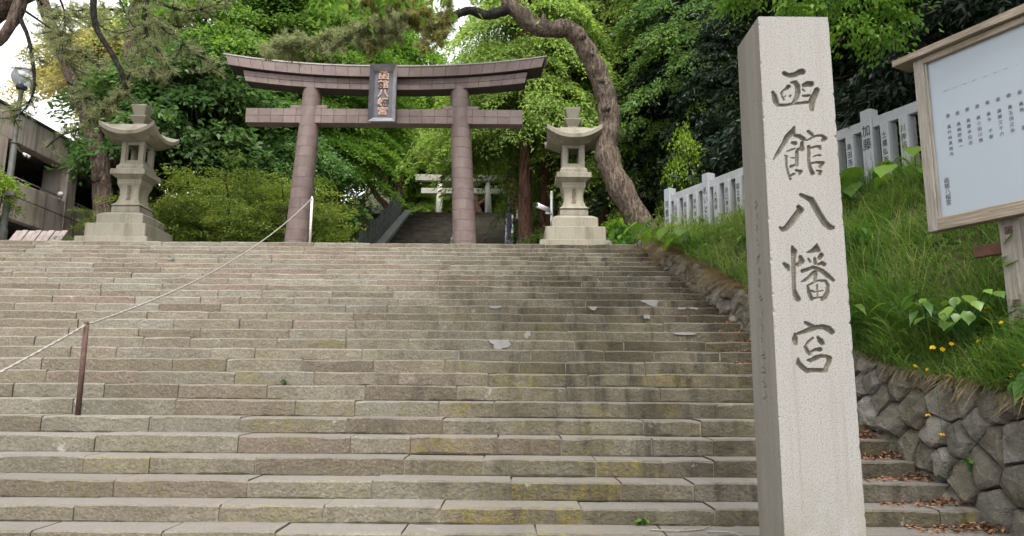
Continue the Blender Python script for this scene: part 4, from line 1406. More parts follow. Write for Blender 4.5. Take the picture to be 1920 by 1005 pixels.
# ---------------------------------------------------------------- upper flight, its fences, the far gate
S2Y, S2Z, RISE2, TR2, N2 = 24.2, TERR, 0.156, 0.342, 40
up = MB()
for i in range(N2):
    up.box(-5.42, -0.33, S2Y + TR2 * i, S2Y + TR2 * (i + 1) + 0.02, S2Z + RISE2 * i - 0.4, S2Z + RISE2 * (i + 1))
up.box(-14, 8, S2Y + TR2 * N2, 47, S2Z + RISE2 * N2 - 0.5, S2Z + RISE2 * N2 - 0.004)
tag(up.build('upper_staircase', MAT['darkstair']), kind='structure')
slope2 = RISE2 / TR2
for s_, x0, x1 in ((-1, -5.80, -5.43), (1, -0.32, 0.05)):
    cb = MB()
    cb.add([(x0, S2Y - 0.3, S2Z), (x1, S2Y - 0.3, S2Z), (x1, S2Y + TR2 * N2, S2Z + RISE2 * N2), (x0, S2Y + TR2 * N2, S2Z + RISE2 * N2),
            (x0, S2Y - 0.3, S2Z + 0.28), (x1, S2Y - 0.3, S2Z + 0.28), (x1, S2Y + TR2 * N2, S2Z + RISE2 * N2 + 0.22), (x0, S2Y + TR2 * N2, S2Z + RISE2 * N2 + 0.22)],
           [(0, 3, 2, 1), (4, 5, 6, 7), (0, 1, 5, 4), (1, 2, 6, 5), (2, 3, 7, 6), (3, 0, 4, 7)])
    tag(cb.build('stair_kerb', MAT['oldfence']), kind='structure')
for s_, X in ((-1, -6.15), (1, 0.28)):
    fo = (X, S2Y, S2Z)
    f2 = empty('old_stone_fence', fo, 0, 'old blue-grey stone fence climbing the %s side of the dark upper steps' % ('left' if s_ < 0 else 'right'), 'stone fence', 'fences beside the upper steps')
    for k in range(26):
        y = k * 0.56
        z = max(0, y) * slope2
        h = 1.15 if k % 4 == 0 else 0.98
        MB().bbox(-0.085, 0.085, y - 0.085, y + 0.085, z - 0.3, z + h, 0.012).build('post', MAT['oldfence'] if not (s_ > 0 and k == 12) else MAT['fence'], f2)
    a = 25 * 0.56
    for dz in (0.30, 0.74):
        MB().add([(-0.05, 0, dz), (0.05, 0, dz), (0.05, 0, dz + 0.11), (-0.05, 0, dz + 0.11), (-0.05, a, a * slope2 + dz), (0.05, a, a * slope2 + dz), (0.05, a, a * slope2 + dz + 0.11), (-0.05, a, a * slope2 + dz + 0.11)],
                 [(0, 1, 2, 3), (7, 6, 5, 4), (0, 4, 5, 1), (1, 5, 6, 2), (2, 6, 7, 3), (3, 7, 4, 0)]).build('rail', MAT['oldfence'], f2)
# level fence left of the flight
f3 = empty('level_stone_fence', (-7.6, 30.0, 6.9), 0, 'short pale stone fence on the slope left of the dark upper steps', 'stone fence')
for k in range(6):
    MB().bbox(-0.09, 0.09, -0.09, 0.09, -0.6, 1.45 + k * 0.10, 0.012, Matrix.Translation((k * 0.30, 0, 0))).build('post', MAT['oldfence'], f3)
MB().bbox(-0.1, 1.6, -0.05, 0.05, 0.85, 1.0, 0.01).build('rail', MAT['oldfence'], f3)
# small lanterns beside the upper flight
for X, Y, Z, s_, lb in ((-6.35, 29.6, 6.9, 0.62, 'small mossy stone lantern left of the dark upper steps'), (0.42, 30.3, 6.7, 0.60, 'small stone lantern right of the dark upper steps, behind the red cedar trunk')):
    c = copy_tree(lanL)
    c.location = (X, Y, Z)
    c.scale = (s_, s_, s_)
    c['label'] = lb
    c['group'] = 'small stone lanterns by the upper steps'
# pipe handrail on the upper flight
h2 = empty('pipe_handrail', (-2.55, 28, S2Z), 0, 'slim white pipe handrail in the middle of the dark upper steps', 'handrail')
H2O = (-2.55, 28, S2Z)
def s2z(y):
    return S2Z + (y - S2Y) * slope2
for y in (25.5, 28.5, 31.6, 34.6, 37.5):
    MB().tube([(-2.45, y, s2z(y) - 0.1), (-2.45, y, s2z(y) + 0.95)], 0.035, 8).build('post', MAT['whitepost'], h2, True, H2O)
MB().tube([(-2.45, y, s2z(y) + 0.9) for y in (25.5, 28.5, 31.6, 34.6, 37.5)], 0.026, 8).build('rail', MAT['rope'], h2, True, H2O)
# banner wrapped pole at the right fence
bp = empty('wrapped_pole', (-0.15, 30.9, 7.3), 0, 'dark blue-grey wrapped banner pole at the right side of the upper steps', 'banner pole')
MB().tube([(0, 0, 0), (0, 0, 2.6)], 0.04, 8).build('pole', MAT['dark'], bp, True)
r = random.Random(8)
MB().tube([(0, 0, z) for z in np.linspace(0.3, 2.2, 12)], [0.11 + r.uniform(-0.02, 0.03) for _ in range(12)], 10).build('rolled_banner', MAT['bluecloth'], bp, True)

# far pale torii
t2 = empty('far_torii_gate', (-2.93, 42, S2Z + RISE2 * N2), 0, 'pale grey stone torii gate at the head of the dark upper steps', 'torii gate')
for s_ in (-1, 1):
    MB().tube([(s_ * 1.50, 0, 0), (s_ * 1.44, 0, 3.05)], [0.21, 0.17], 18).build('column', MAT['paleTorii'], t2, True)
MB().bbox(-2.56, 2.56, -0.13, 0.13, 2.25, 2.58, 0.015).build('tie_beam', MAT['paleTorii'], t2)
vs_ = []
for k in range(17):
    t = -1 + k / 8
    zc = 3.02 + 0.03 * abs(t) ** 2.4
    vs_ += [(t * 2.9, -0.22, zc), (t * 2.9, 0.22, zc), (t * 3.0, 0.26, zc + 0.36), (t * 3.0, -0.26, zc + 0.36)]
fs = []
for k in range(16):
    for j in range(4):
        fs.append((k * 4 + (j + 1) % 4, k * 4 + j, k * 4 + 4 + j, k * 4 + 4 + (j + 1) % 4))
fs += [(0, 1, 2, 3), (67, 66, 65, 64)]
MB().add(vs_, fs).build('lintel', MAT['paleTorii'], t2)

# ---------------------------------------------------------------- foliage
def pad(rs, c, out, r, thick, droop, slope, n, L, W, jit=0.55, elong=1.25, base=0.35, dirmix=1.0, down=0.25, tipgain=0.0, face=0.75):
    """a bough: a flattened, drooping spray of leaves"""
    c = np.asarray(c, float)
    out = np.asarray(out, float)
    o2 = unit(np.array([out[0], out[1], 0.0]) + 1e-6)
    s2 = np.array([-o2[1], o2[0], 0.0])
    ang = rs.rand(n) * 2 * np.pi
    ph = rs.rand(3) * 6.28
    edge = 1 + 0.22 * np.sin(3 * ang + ph[0]) + 0.16 * np.sin(5 * ang + ph[1]) + 0.10 * np.sin(9 * ang + ph[2])
    rho = np.sqrt(rs.rand(n)) * edge
    a = r * rho * np.cos(ang) * elong
    b = r * rho * np.sin(ang)
    z = -droop * r * rho ** 2 - slope * a + thick * rs.randn(n)
    P = c + a[:, None] * o2 + b[:, None] * s2 + z[:, None] * np.array([0, 0, 1.0])
    rad = (a[:, None] * o2 + b[:, None] * s2)
    D = unit(unit(rad + 1e-6) * dirmix + rs.randn(n, 3) * 0.55 + o2 * 0.4 + np.array([0, 0, -down]))
    N = unit(np.array([0, 0, 1.0]) + rs.randn(n, 3) * jit + unit(rad + 1e-6) * 0.3 + o2 * face)
    ll = L * (0.65 + 0.7 * rs.rand(n))
    ww = W * (0.7 + 0.6 * rs.rand(n))
    tint = np.clip(base + rs.randn(n) * 0.17 + (rs.rand() - 0.5) * 0.34 + tipgain * (rho - 0.6), 0, 1)
    return leaf_quads(P, D, N, ll, ww), tint

def crown_mesh(name, pads):
    V = np.concatenate([p[0] for p in pads])
    T = np.concatenate([p[1] for p in pads])
    return quad_mesh(name, V, T)

def limb_pts(a, b, k, rs, sag=0.0, wob=0.06):
    a, b = np.asarray(a, float), np.asarray(b, float)
    d = np.linalg.norm(b - a)
    out = []
    for i in range(k + 1):
        t = i / k
        p = a + (b - a) * t + np.array([0, 0, -sag * d * t * (1 - t) * 4])
        if 0 < i < k:
            p = p + rs.randn(3) * wob * d / k
        out.append(p)
    return out

def smooth_path(pts, k=5):
    """Catmull-Rom through the points"""
    P = [np.asarray(p, float) for p in pts]
    P = [2 * P[0] - P[1]] + P + [2 * P[-1] - P[-2]]
    out = []
    for i in range(1, len(P) - 2):
        for j in range(k):
            t = j / k
            out.append(0.5 * ((2 * P[i]) + (-P[i - 1] + P[i + 1]) * t + (2 * P[i - 1] - 5 * P[i] + 4 * P[i + 1] - P[i + 2]) * t * t + (-P[i - 1] + 3 * P[i] - 3 * P[i + 1] + P[i + 2]) * t ** 3))
    out.append(P[-2])
    return out

def broad_proto(seed, H, rx, rz, npads, nleaf, L, W, thick, mat, pr=(0.9, 1.5), zc=None, bark='greybark', low=-0.35, base=0.45, droop=0.35, qlo=0.55, qhi=1.0):
    rs = np.random.RandomState(seed)
    zc = zc if zc is not None else H - rz
    tm = MB()
    rr = random.Random(seed)
    th = H * 0.42
    top = np.array([rs.randn() * 0.3, rs.randn() * 0.3, zc + rz * 0.3])
    trunk = limb_pts((0, 0, -0.3), top, 7, rs, 0, 0.12)
    r0 = 0.022 * H + 0.04
    tm.tube(trunk, [r0 * (1.25 if i == 0 else 1) * (1 - 0.75 * i / 7) for i in range(8)], 10, True, 0.06, rr)
    pads = []
    for k in range(npads):
        while True:
            d = unit(rs.randn(3))
            if d[2] > low:
                break
        q_ = qlo + (qhi - qlo) * rs.rand() ** 0.6
        c = np.array([d[0] * rx * q_, d[1] * rx * q_, zc + d[2] * rz * q_])
        r = rs.uniform(*pr)
        pads.append(pad(rs, c, d, r, thick * r, droop, 0.42, int(nleaf * r * r), L, W, base=base, tipgain=0.08))
        if k % 3 == 0:
            st = trunk[min(6, 2 + int(4 * max(0, (c[2] - zc + rz) / (2 * rz))))]
            tm.tube(limb_pts(st, c, 4, rs, 0.05, 0.25), [r0 * 0.38, r0 * 0.28, r0 * 0.2, r0 * 0.13, r0 * 0.06], 6, True)
    return tm.mesh('trunk'), crown_mesh('crown', pads), MAT[mat], MAT[bark]

def conifer_proto(seed, H, r_low, z_low, npads, nleaf, L, W, mat, bark, pr=(0.7, 1.15), power=0.8, slope=0.35, base=0.4, trunk_r=0.3, thick=0.12):
    rs = np.random.RandomState(seed)
    rr = random.Random(seed)
    tm = MB()
    trunk = limb_pts((0, 0, -0.3), (0, 0, H * 0.97), 9, rs, 0, 0.02)
    tm.tube(trunk, [trunk_r * (1.35 if i == 0 else 1) * (1 - 0.85 * i / 9) for i in range(10)], 14, True, 0.06, rr)
    pads = []
    for k in range(npads):
        u = rs.rand() ** 0.85
        z = z_low + (H - z_low) * u
        R_ = r_low * (1 - u) ** power + 0.25
        a = rs.rand() * 6.283
        q_ = (0.45 + 0.55 * rs.rand() ** 0.5) * R_
        d = np.array([math.cos(a), math.sin(a), 0])
        c = d * q_ + np.array([0, 0, z - 0.25 * q_])
        r = rs.uniform(*pr) * (0.55 + 0.45 * (1 - u))
        pads.append(pad(rs, c, d, r, thick * r, 0.45, slope, int(nleaf * r * r), L, W, base=base, down=0.6, dirmix=0.7, jit=0.7, tipgain=0.10))
        if k % 3 == 0:
            tm.tube([(0, 0, z + 0.1 * q_), tuple(d * q_ * 0.5 + np.array([0, 0, z + 0.02])), tuple(c)], [0.05, 0.035, 0.012], 5, True)
    return tm.mesh('trunk'), crown_mesh('crown', pads), MAT[mat], MAT[bark]

def plant_tree(name, label, cat, proto, loc, s=1.0, rz=0.0, group=None, sz=None):
    o = empty(name, loc, rz, label, cat, group)
    o.scale = (s, s, sz or s)
    link_mesh('trunk', proto[0], proto[3], o, True)
    link_mesh('crown', proto[1], proto[2], o)
    return o

P_MAPLE = broad_proto(1, 11, 4.2, 3.8, 90, 600, 0.14, 0.085, 0.10, 'maple', (0.9, 1.5))
P_MAPLE2 = broad_proto(2, 12, 3.8, 4.6, 95, 600, 0.14, 0.085, 0.10, 'maple', (0.8, 1.45))
P_BROAD = broad_proto(3, 9, 3.4, 3.6, 70, 260, 0.24, 0.13, 0.16, 'broad', (0.8, 1.3))
P_HINOKI = conifer_proto(4, 19, 3.9, 1.6, 210, 760, 0.17, 0.055, 'hinoki', 'cedarbark', (0.65, 1.15), 0.62, 0.75)
P_HINOKI2 = conifer_proto(5, 17, 3.0, 6.0, 170, 760, 0.17, 0.055, 'hinoki', 'cedarbark', (0.65, 1.15), 0.7, 0.75)
P_FIR = conifer_proto(6, 18, 4.4, 1.0, 200, 420, 0.24, 0.075, 'fir', 'greybark', (0.9, 1.4), 0.6, 0.35)
P_FIR2 = conifer_proto(7, 17, 4.0, 3.6, 170, 420, 0.24, 0.075, 'fir', 'cedarbark', (0.9, 1.4), 0.55, 0.4, trunk_r=0.26)
def yew_proto(seed):
    """loose spreading shrub: many thin level sprays on arching stems, gaps between them"""
    rs = np.random.RandomState(seed)
    tm = MB()
    pads = []
    for k in range(26):
        a = rs.rand() * 6.283
        reach = rs.uniform(0.5, 2.6)
        top = rs.uniform(1.0, 3.9) * (1 - 0.14 * reach)
        e = np.array([math.cos(a) * reach, math.sin(a) * reach, top])
        mid = e * np.array([0.45, 0.45, 0.62]) + rs.randn(3) * 0.08
        tm.tube(smooth_path([np.array([0, 0, -0.1]), mid, e], 4), [0.05 * (1 - 0.1 * i) for i in range(9)], 5, False)
        for j in range(5):
            t = 0.40 + 0.60 * (j + rs.rand()) / 5
            p = mid * (1 - t) + e * t if t > 0.4 else mid
            d = np.array([math.cos(a), math.sin(a), 0]) + rs.randn(3) * 0.7
            c = p + np.array([rs.randn() * 0.22, rs.randn() * 0.22, rs.randn() * 0.10])
            r = rs.uniform(0.22, 0.52)
            pads.append(pad(rs, c, d, r, 0.05, 0.12, 0.05, int(1150 * r * r) + 40, 0.095, 0.030, base=0.40, elong=1.8, jit=0.4, tipgain=0.45, face=0.35))
    return tm.mesh('trunk'), crown_mesh('crown', pads), MAT['yew'], MAT['greybark']
P_YEW = None
P_YELLOW = broad_proto(9, 9, 3.0, 2.3, 85, 640, 0.15, 0.08, 0.14, 'yellow', (0.7, 1.2), base=0.5)
P_FARG = broad_proto(10, 10, 3.8, 3.6, 60, 260, 0.26, 0.16, 0.14, 'farleaf', (1.0, 1.6), base=0.5)
P_HEM = conifer_proto(14, 18, 3.8, 5.6, 190, 620, 0.16, 0.07, 'hemlock', 'cedarbark', (0.7, 1.2), 0.6, 0.6, trunk_r=0.22)
P_SAP = broad_proto(12, 2.2, 0.75, 0.8, 26, 560, 0.10, 0.055, 0.10, 'lime', (0.22, 0.42), base=0.55)
P_SHRUB = broad_proto(13, 1.3, 0.9, 0.62, 60, 900, 0.07, 0.04, 0.12, 'lime', (0.22, 0.40), zc=0.62, low=-0.6, base=0.35)

def gz(x, y):
    return ground_z(x, y)

P_YEWS = [yew_proto(61), yew_proto(62)]
# cypress and cedar right of the gate
T_ = 'trees behind the gate'
plant_tree('cedar_tree', 'cypress with a straight reddish trunk just left of the right lantern', 'tree', P_HINOKI2, (0.46, 24.6, 4.5), 1.0, 0.4, T_)
plant_tree('cedar_tree', 'second slimmer cypress directly behind the red trunk near the right lantern', 'tree', P_HINOKI2, (1.25, 26.4, 5.0), 0.98, 2.2, T_)
plant_tree('cypress_tree', 'tall yellow-green cypress filling the sky above the right lantern', 'tree', P_HINOKI, (3.6, 27.0, 5.4), 1.02, 1.0, T_)
plant_tree('cypress_tree', 'yellow-green cypress right of the curved pine trunk', 'tree', P_HINOKI, (6.6, 25.5, 5.2), 0.95, 3.3, T_)
plant_tree('cypress_tree', 'cypress behind the right end of the gate lintel', 'tree', P_HINOKI, (4.4, 32.0, 7.8), 1.0, 4.6, T_)
plant_tree('cypress_tree', 'cypress above the far pale gate, right of the plaque', 'tree', P_HINOKI2, (1.6, 38.5, 10.2), 0.85, 5.4, T_)
plant_tree('cypress_tree', 'mid-green conifer with a bare trunk right of the curved pine', 'tree', P_HEM, (6.7, 22.6, 5.0), 0.9, 0.2, T_)
plant_tree('cypress_tree', 'mid-green conifer crown just left of the pillar top', 'tree', P_HEM, (9.2, 20.8, 5.2), 0.9, 2.4, T_)
plant_tree('cypress_tree', 'mid-green conifer in the gap above the first stone fence posts', 'tree', P_HEM, (8.6, 27.5, 6.4), 1.1, 4.4, T_)

plant_tree('cypress_tree', 'tall cypress rising behind the right half of the gate lintel', 'tree', P_HINOKI2, (0.0, 37.0, 10.3), 1.0, 2.9, T_)
# maples and broadleaf trees left of and behind the gate
plant_tree('maple_tree', 'bright green layered maple above the left end of the gate lintel', 'tree', P_MAPLE, (-9.6, 27.0, 6.0), 1.15, 0.3, T_)
plant_tree('maple_tree', 'bright green maple directly behind the left gate column', 'tree', P_MAPLE2, (-7.9, 26.2, 4.8), 0.74, 1.9, T_)
plant_tree('maple_tree', 'green maple overhanging the left fence of the upper steps', 'tree', P_MAPLE, (-9.4, 31.2, 6.8), 0.98, 4.0, T_)
plant_tree('maple_tree', 'tall maple behind the left part of the gate lintel', 'tree', P_MAPLE2, (-8.6, 33.5, 8.6), 1.2, 5.2, T_)
plant_tree('broadleaf_tree', 'dark large-leaved tree between the left lantern and the gate', 'tree', P_BROAD, (-10.6, 23.6, 4.6), 0.95, 0.0, T_)
plant_tree('broadleaf_tree', 'dark large-leaved tree right behind the left gate column foot', 'tree', P_BROAD, (-7.6, 24.0, 4.6), 0.62, 2.0, T_)
plant_tree('broadleaf_tree', 'dark broadleaf tree behind the left lantern roof', 'tree', P_BROAD, (-12.6, 27.5, 5.6), 0.95, 3.0, T_)
plant_tree('yellow_tree', 'yellowish tree among the pines above the parking deck', 'tree', P_YELLOW, (-16.6, 30.5, 6.6), 1.25, 0.0)

# yew shrubs along the terrace
for k, (x, y, s, lb) in enumerate(((-7.9, 20.4, 1.0, 'wide yew shrub right of the left lantern'), (-6.4, 21.0, 1.0, 'yew shrub behind the left gate column, lower branches bare'), (-9.1, 21.6, 1.12, 'tall yew shrub just behind the right edge of the left lantern'),
                                  (-8.6, 22.8, 0.9, 'yew shrub between the left gate column and the dark upper steps'), (-11.5, 20.8, 0.62, 'low yew shrub by the foot of the leaning pine trunk'))):
    plant_tree('yew_shrub', lb, 'shrub', P_YEWS[k % 2], (x, y, 4.6), s, k * 1.3, 'yew shrubs on the terrace')
plant_tree('maple_sapling', 'young bright green maple in front of the parking deck at the left edge', 'tree', P_SAP, (-11.95, 15.95, TERR), 0.85, 1.0)

# dark firs on the right slope
fir_spots = [(7.6, 24.2, 1.0, 0.2), (10.4, 21.8, 1.0, 1.3), (13.0, 18.0, 1.0, 2.1), (9.6, 26.5, 1.1, 3.0), (8.4, 15.4, 0.85, 0.9), (11.6, 13.6, 0.9, 2.7),
             (12.4, 28.5, 1.2, 1.5), (6.0, 19.4, 0.42, 4.4), (9.3, 11.0, 0.75, 5.2)]
fir_lab = ['dark fir right of the curved pine, under the mid-green conifer', 'dark fir behind the first stretch of stone fence', 'dark fir behind the pillar top', 'second-row dark fir behind the stone fence',
           'dark fir close behind the stone fence, left of the board', 'dark fir close behind the notice board', 'far dark fir at the top right of the curved pine',
           'low dark fir bush behind the small lime maple', 'dark fir directly behind the left frame of the board']
for k, (x, y, s, a) in enumerate(fir_spots):
    plant_tree('fir_tree', fir_lab[k], 'tree', (P_FIR2 if k in (0, 1, 3, 6) else P_FIR), (x, y, gz(x, y) - 0.1), s, a, 'dark firs on the right slope')

# forest that closes the view on the hill
far = [(-13, 50, 1.15), (-7.5, 47.5, 0.95), (-4.2, 52, 0.9), (-1.2, 50, 0.85), (2.2, 50, 1.25), (-12, 40, 1.15), (5.2, 40, 1.2), (-3.0, 60, 1.1), (-9, 58, 1.3), (10.5, 36, 1.35), (-6.0, 46, 0.42), (-4.4, 46.6, 0.40), (-0.2, 46.2, 0.42), (-2.4, 47.2, 0.36)]
for k, (x, y, s) in enumerate(far):
    c = 'left of' if x < -5.5 else ('through' if x < 0 else 'right of')
    plant_tree('forest_tree', 'pale green hillside tree seen %s the far pale gate, in the back rows' % c, 'tree', P_FARG, (x, y, gz(x, y) - 0.2), s, k * 0.9, 'back rows of hillside trees ' + c + ' the far gate')

plant_tree('maple_sapling', 'small bright lime maple behind the first posts of the stone fence', 'tree', P_SAP, (4.15, 16.6, 4.75), 0.52, 0.5, None, 1.42)
for k, (x, y, s, lb) in enumerate(((2.75, 18.6, 1.0, 'round lime green shrub at the foot of the curved pine'), (3.4, 20.5, 1.5, 'larger green shrub behind the curved pine foot'))):
    plant_tree('round_shrub', lb, 'shrub', P_SHRUB, (x, y, 4.62), s, k * 1.1, 'lime shrubs near the curved pine')

# ---- pines
def pine_tuft(rs, P, D, n, L, w, base):
    """needles as slim quads fanning round the twig end"""
    k = len(P)
    d = unit(np.repeat(D, n, axis=0) * 0.75 + rs.randn(k * n, 3) * 0.62)
    p = np.repeat(P, n, axis=0) + rs.randn(k * n, 3) * 0.012
    s = unit(np.cross(d, rs.randn(k * n, 3)))
    ll = (L * (0.7 + 0.6 * rs.rand(k * n)))[:, None]
    q_ = np.stack([p - s * w / 2, p + s * w / 2, p + d * ll + s * w * 0.2, p + d * ll - s * w * 0.2], axis=1)
    t = np.clip(np.repeat(base + rs.randn(k) * 0.18, n) + rs.randn(k * n) * 0.12, 0, 1)
    return q_, t

def pine_spray(rs, tm, path, r0, ntw, twl, per, nn, L, w, base, start=0.35, hang=0.0, flat=0.35):
    """a branch with side twigs carrying tufts"""
    pts = [np.asarray(p, float) for p in path]
    tm.tube(pts, [r0 * (1 - 0.8 * i / (len(pts) - 1)) for i in range(len(pts))], 7, True, 0.10, random.Random(int(rs.randint(9999))))
    out = []
    seg = np.array([np.linalg.norm(pts[i + 1] - pts[i]) for i in range(len(pts) - 1)])
    cum = np.concatenate([[0], np.cumsum(seg)])
    for k in range(ntw):
        s = (start + (1 - start) * rs.rand()) * cum[-1]
        i = min(len(seg) - 1, int(np.searchsorted(cum, s) - 1))
        i = max(0, i)
        t = (s - cum[i]) / seg[i]
        p = pts[i] + (pts[i + 1] - pts[i]) * t
        d = unit(pts[i + 1] - pts[i])
        o = rs.randn(3)
        o[2] *= flat
        o = unit(unit(o) + d * 0.55 + np.array([0, 0, 0.12 - hang]))
        L2 = twl * (0.5 + 0.8 * rs.rand())
        e = p + o * L2 + np.array([0, 0, -hang * L2 * 0.4])
        mid = (p + e) / 2 + rs.randn(3) * 0.05 * L2
        tm.tube([p, mid, e], [0.012, 0.009, 0.005], 4, False)
        m_ = per
        tt = 0.25 + 0.75 * rs.rand(m_)
        P = p + (e - p)[None, :] * tt[:, None] + rs.randn(m_, 3) * 0.07 * L2
        D = unit(np.repeat(o[None, :], m_, 0) + rs.randn(m_, 3) * 0.5 + np.array([0, 0, 0.25 - hang]))
        out.append(pine_tuft(rs, P, D, nn, L, w, base + (rs.rand() - 0.5) * 0.3))
    return out

def finish_pine(root, tm_trunk, bark, tm_br, sprays, mat, twig='twigbark'):
    o = tuple(root.location)
    tm_trunk.build('trunk', MAT[bark], root, True, o)
    if tm_br is not None:
        tm_br.build('branches', MAT[twig], root, True, o)
    V = np.concatenate([p[0] for p in sprays]) - np.array(o)
    T = np.concatenate([p[1] for p in sprays])
    link_mesh('needles', quad_mesh('needles', V, T), MAT[mat], root)

rs = np.random.RandomState(21)
rr = random.Random(21)
# curved pine beside the right lantern
rp = empty('curved_pine', (3.55, 17.5, 4.62), 0, 'old pine with a thick S-curved trunk arching left over the right lantern', 'tree')
tm = MB()
tp = smooth_path([(3.62, 17.5, 4.5), (3.40, 17.5, 5.15), (3.0, 17.5, 6.0), (2.60, 17.5, 6.75), (2.38, 17.5, 7.42), (2.40, 17.5, 7.9), (2.46, 17.5, 8.35), (2.40, 17.45, 8.85), (2.26, 17.4, 9.3), (2.08, 17.3, 9.72), (1.86, 17.2, 10.08),
                  (1.62, 17.1, 10.42), (1.32, 17.0, 10.58), (0.95, 16.9, 10.50), (0.5, 16.8, 10.55), (0.18, 16.7, 10.80), (-0.08, 16.65, 11.0), (-0.2, 16.6, 11.5), (-0.05, 16.6, 12.6), (0.3, 16.7, 14.0)], 4)
n = len(tp)
tm.tube(tp, [(0.36 if i < 2 else 0.335) * (1 - 0.52 * i / n) * (1 + 0.07 * math.sin(i * 1.3)) for i in range(n)], 16, True, 0.04, rr)
for (p, d, r_) in (((2.30, 17.30, 9.22), (-0.12, -0.2, 0.05), 0.085), ((2.35, 17.3, 8.55), (0.0, -0.17, 0.02), 0.10), ((1.72, 16.98, 10.32), (0.03, -0.12, 0.06), 0.08), ((1.98, 17.1, 9.9), (-0.02, -0.16, 0.0), 0.06), ((0.75, 16.85, 10.62), (0.0, 0.0, 0.25), 0.06)):
    p, d = np.array(p), np.array(d)
    tm.tube([p, p + d * 0.6, p + d], [r_ * 1.5, r_ * 1.15, r_ * 0.8], 9, True, 0.1, rr)
tb = MB()
limb = smooth_path([(-0.05, 16.65, 10.95), (-0.5, 16.55, 10.72), (-0.75, 16.5, 10.66), (-1.1, 16.4, 10.72), (-1.45, 16.3, 10.52), (-1.75, 16.25, 10.28), (-1.93, 16.2, 10.12)], 4)
tb.tube(limb, [0.14 * (1 - 0.5 * i / len(limb)) for i in range(len(limb))], 9, True, 0.12, rr)
sp = []
kw = dict(L=0.135, w=0.011)
# the hanging bough across the gate
sp += pine_spray(rs, tb, smooth_path([(-1.9, 16.2, 10.15), (-2.3, 16.1, 10.45), (-2.9, 16.0, 10.30), (-3.6, 15.95, 10.0), (-4.4, 15.9, 9.72), (-5.2, 15.9, 9.55), (-5.9, 15.9, 9.42)], 3), 0.05, 120, 0.42, 9, 15, base=0.55, start=0.12, hang=0.30, flat=0.5, **kw)
sp += pine_spray(rs, tb, smooth_path([(-2.6, 16.1, 10.4), (-3.0, 16.05, 10.1), (-3.3, 16.0, 9.9), (-3.9, 15.95, 9.78)], 3), 0.03, 60, 0.4, 8, 16, base=0.45, start=0.1, hang=0.35, flat=0.5, **kw)
sp2 = []
sp2 += pine_spray(rs, tb, smooth_path([(-1.93, 16.2, 10.12), (-2.2, 16.15, 10.3), (-2.5, 16.1, 10.65), (-3.1, 16.0, 10.85), (-3.9, 15.9, 10.75)], 3), 0.045, 90, 0.40, 9, 16, base=0.42, start=0.1, hang=0.3, flat=0.6, **kw)
for x, z0, z1 in ((-3.28, 10.55, 9.42), (-3.42, 10.4, 9.6), (-1.75, 10.5, 9.65), (-2.1, 10.55, 9.55), (-1.6, 10.9, 10.0)):
    sp2 += pine_spray(rs, tb, [(x, 15.95, z0), (x + 0.04, 15.95, (z0 + z1) / 2), (x - 0.02, 15.95, z1)], 0.015, 34, 0.20, 6, 14, base=0.4, start=0.05, hang=0.6, flat=0.8, L=0.10, w=0.010)
# upper crown, mostly out of frame
for k in range(16):
    a = rs.rand() * 6.28
    b = np.array([0.1, 16.6, 11.6 + 2.8 * rs.rand()])
    e = b + np.array([math.cos(a) * rs.uniform(1.6, 3.2), math.sin(a) * rs.uniform(1.2, 2.6), rs.uniform(-0.2, 0.7)])
    sp += pine_spray(rs, tb, limb_pts(b, e, 4, rs, -0.03, 0.2), 0.05, 26, 0.5, 8, 14, 0.14, 0.013, 0.5)
finish_pine(rp, tm, 'curvebark', tb, sp, 'needle')
V = np.concatenate([p[0] for p in sp2]) - np.array(rp.location)
link_mesh('hanging_needles', quad_mesh('hanging_needles', V, np.concatenate([p[1] for p in sp2])), MAT['needle2'], rp)

# leaning pine behind the left lantern
lp2 = empty('leaning_pine', (-12.6, 21.8, 4.6), 0, 'leaning pine with scaly brown trunk behind the left lantern', 'tree')
tm = MB()
tp = smooth_path([(-12.45, 21.8, 4.4), (-12.62, 21.8, 6.0), (-12.82, 21.9, 7.2), (-13.1, 22, 8.5), (-13.55, 22, 9.8), (-14.05, 22, 10.9), (-14.5, 22, 11.8), (-15.1, 22, 13.0), (-15.6, 22, 14.2), (-16.0, 22, 16.0)], 4)
n = len(tp)
tm.tube(tp, [(0.36 if i < 2 else 0.33) * (1 - 0.55 * i / n) * (1 + 0.04 * math.sin(i * 1.7)) for i in range(n)], 16, True, 0.04, rr)
for (p, d, r_) in (((-13.0, 21.72, 7.95), (0.03, -0.12, 0), 0.12), ((-12.75, 21.6, 6.6), (0.0, -0.12, 0.02), 0.12), ((-13.5, 21.75, 9.9), (0.05, -0.1, 0.05), 0.10)):
    p, d = np.array(p), np.array(d)
    tm.tube([p, p + d * 0.6, p + d], [r_ * 1.4, r_ * 1.1, r_ * 0.5], 9, True, 0.1, rr)
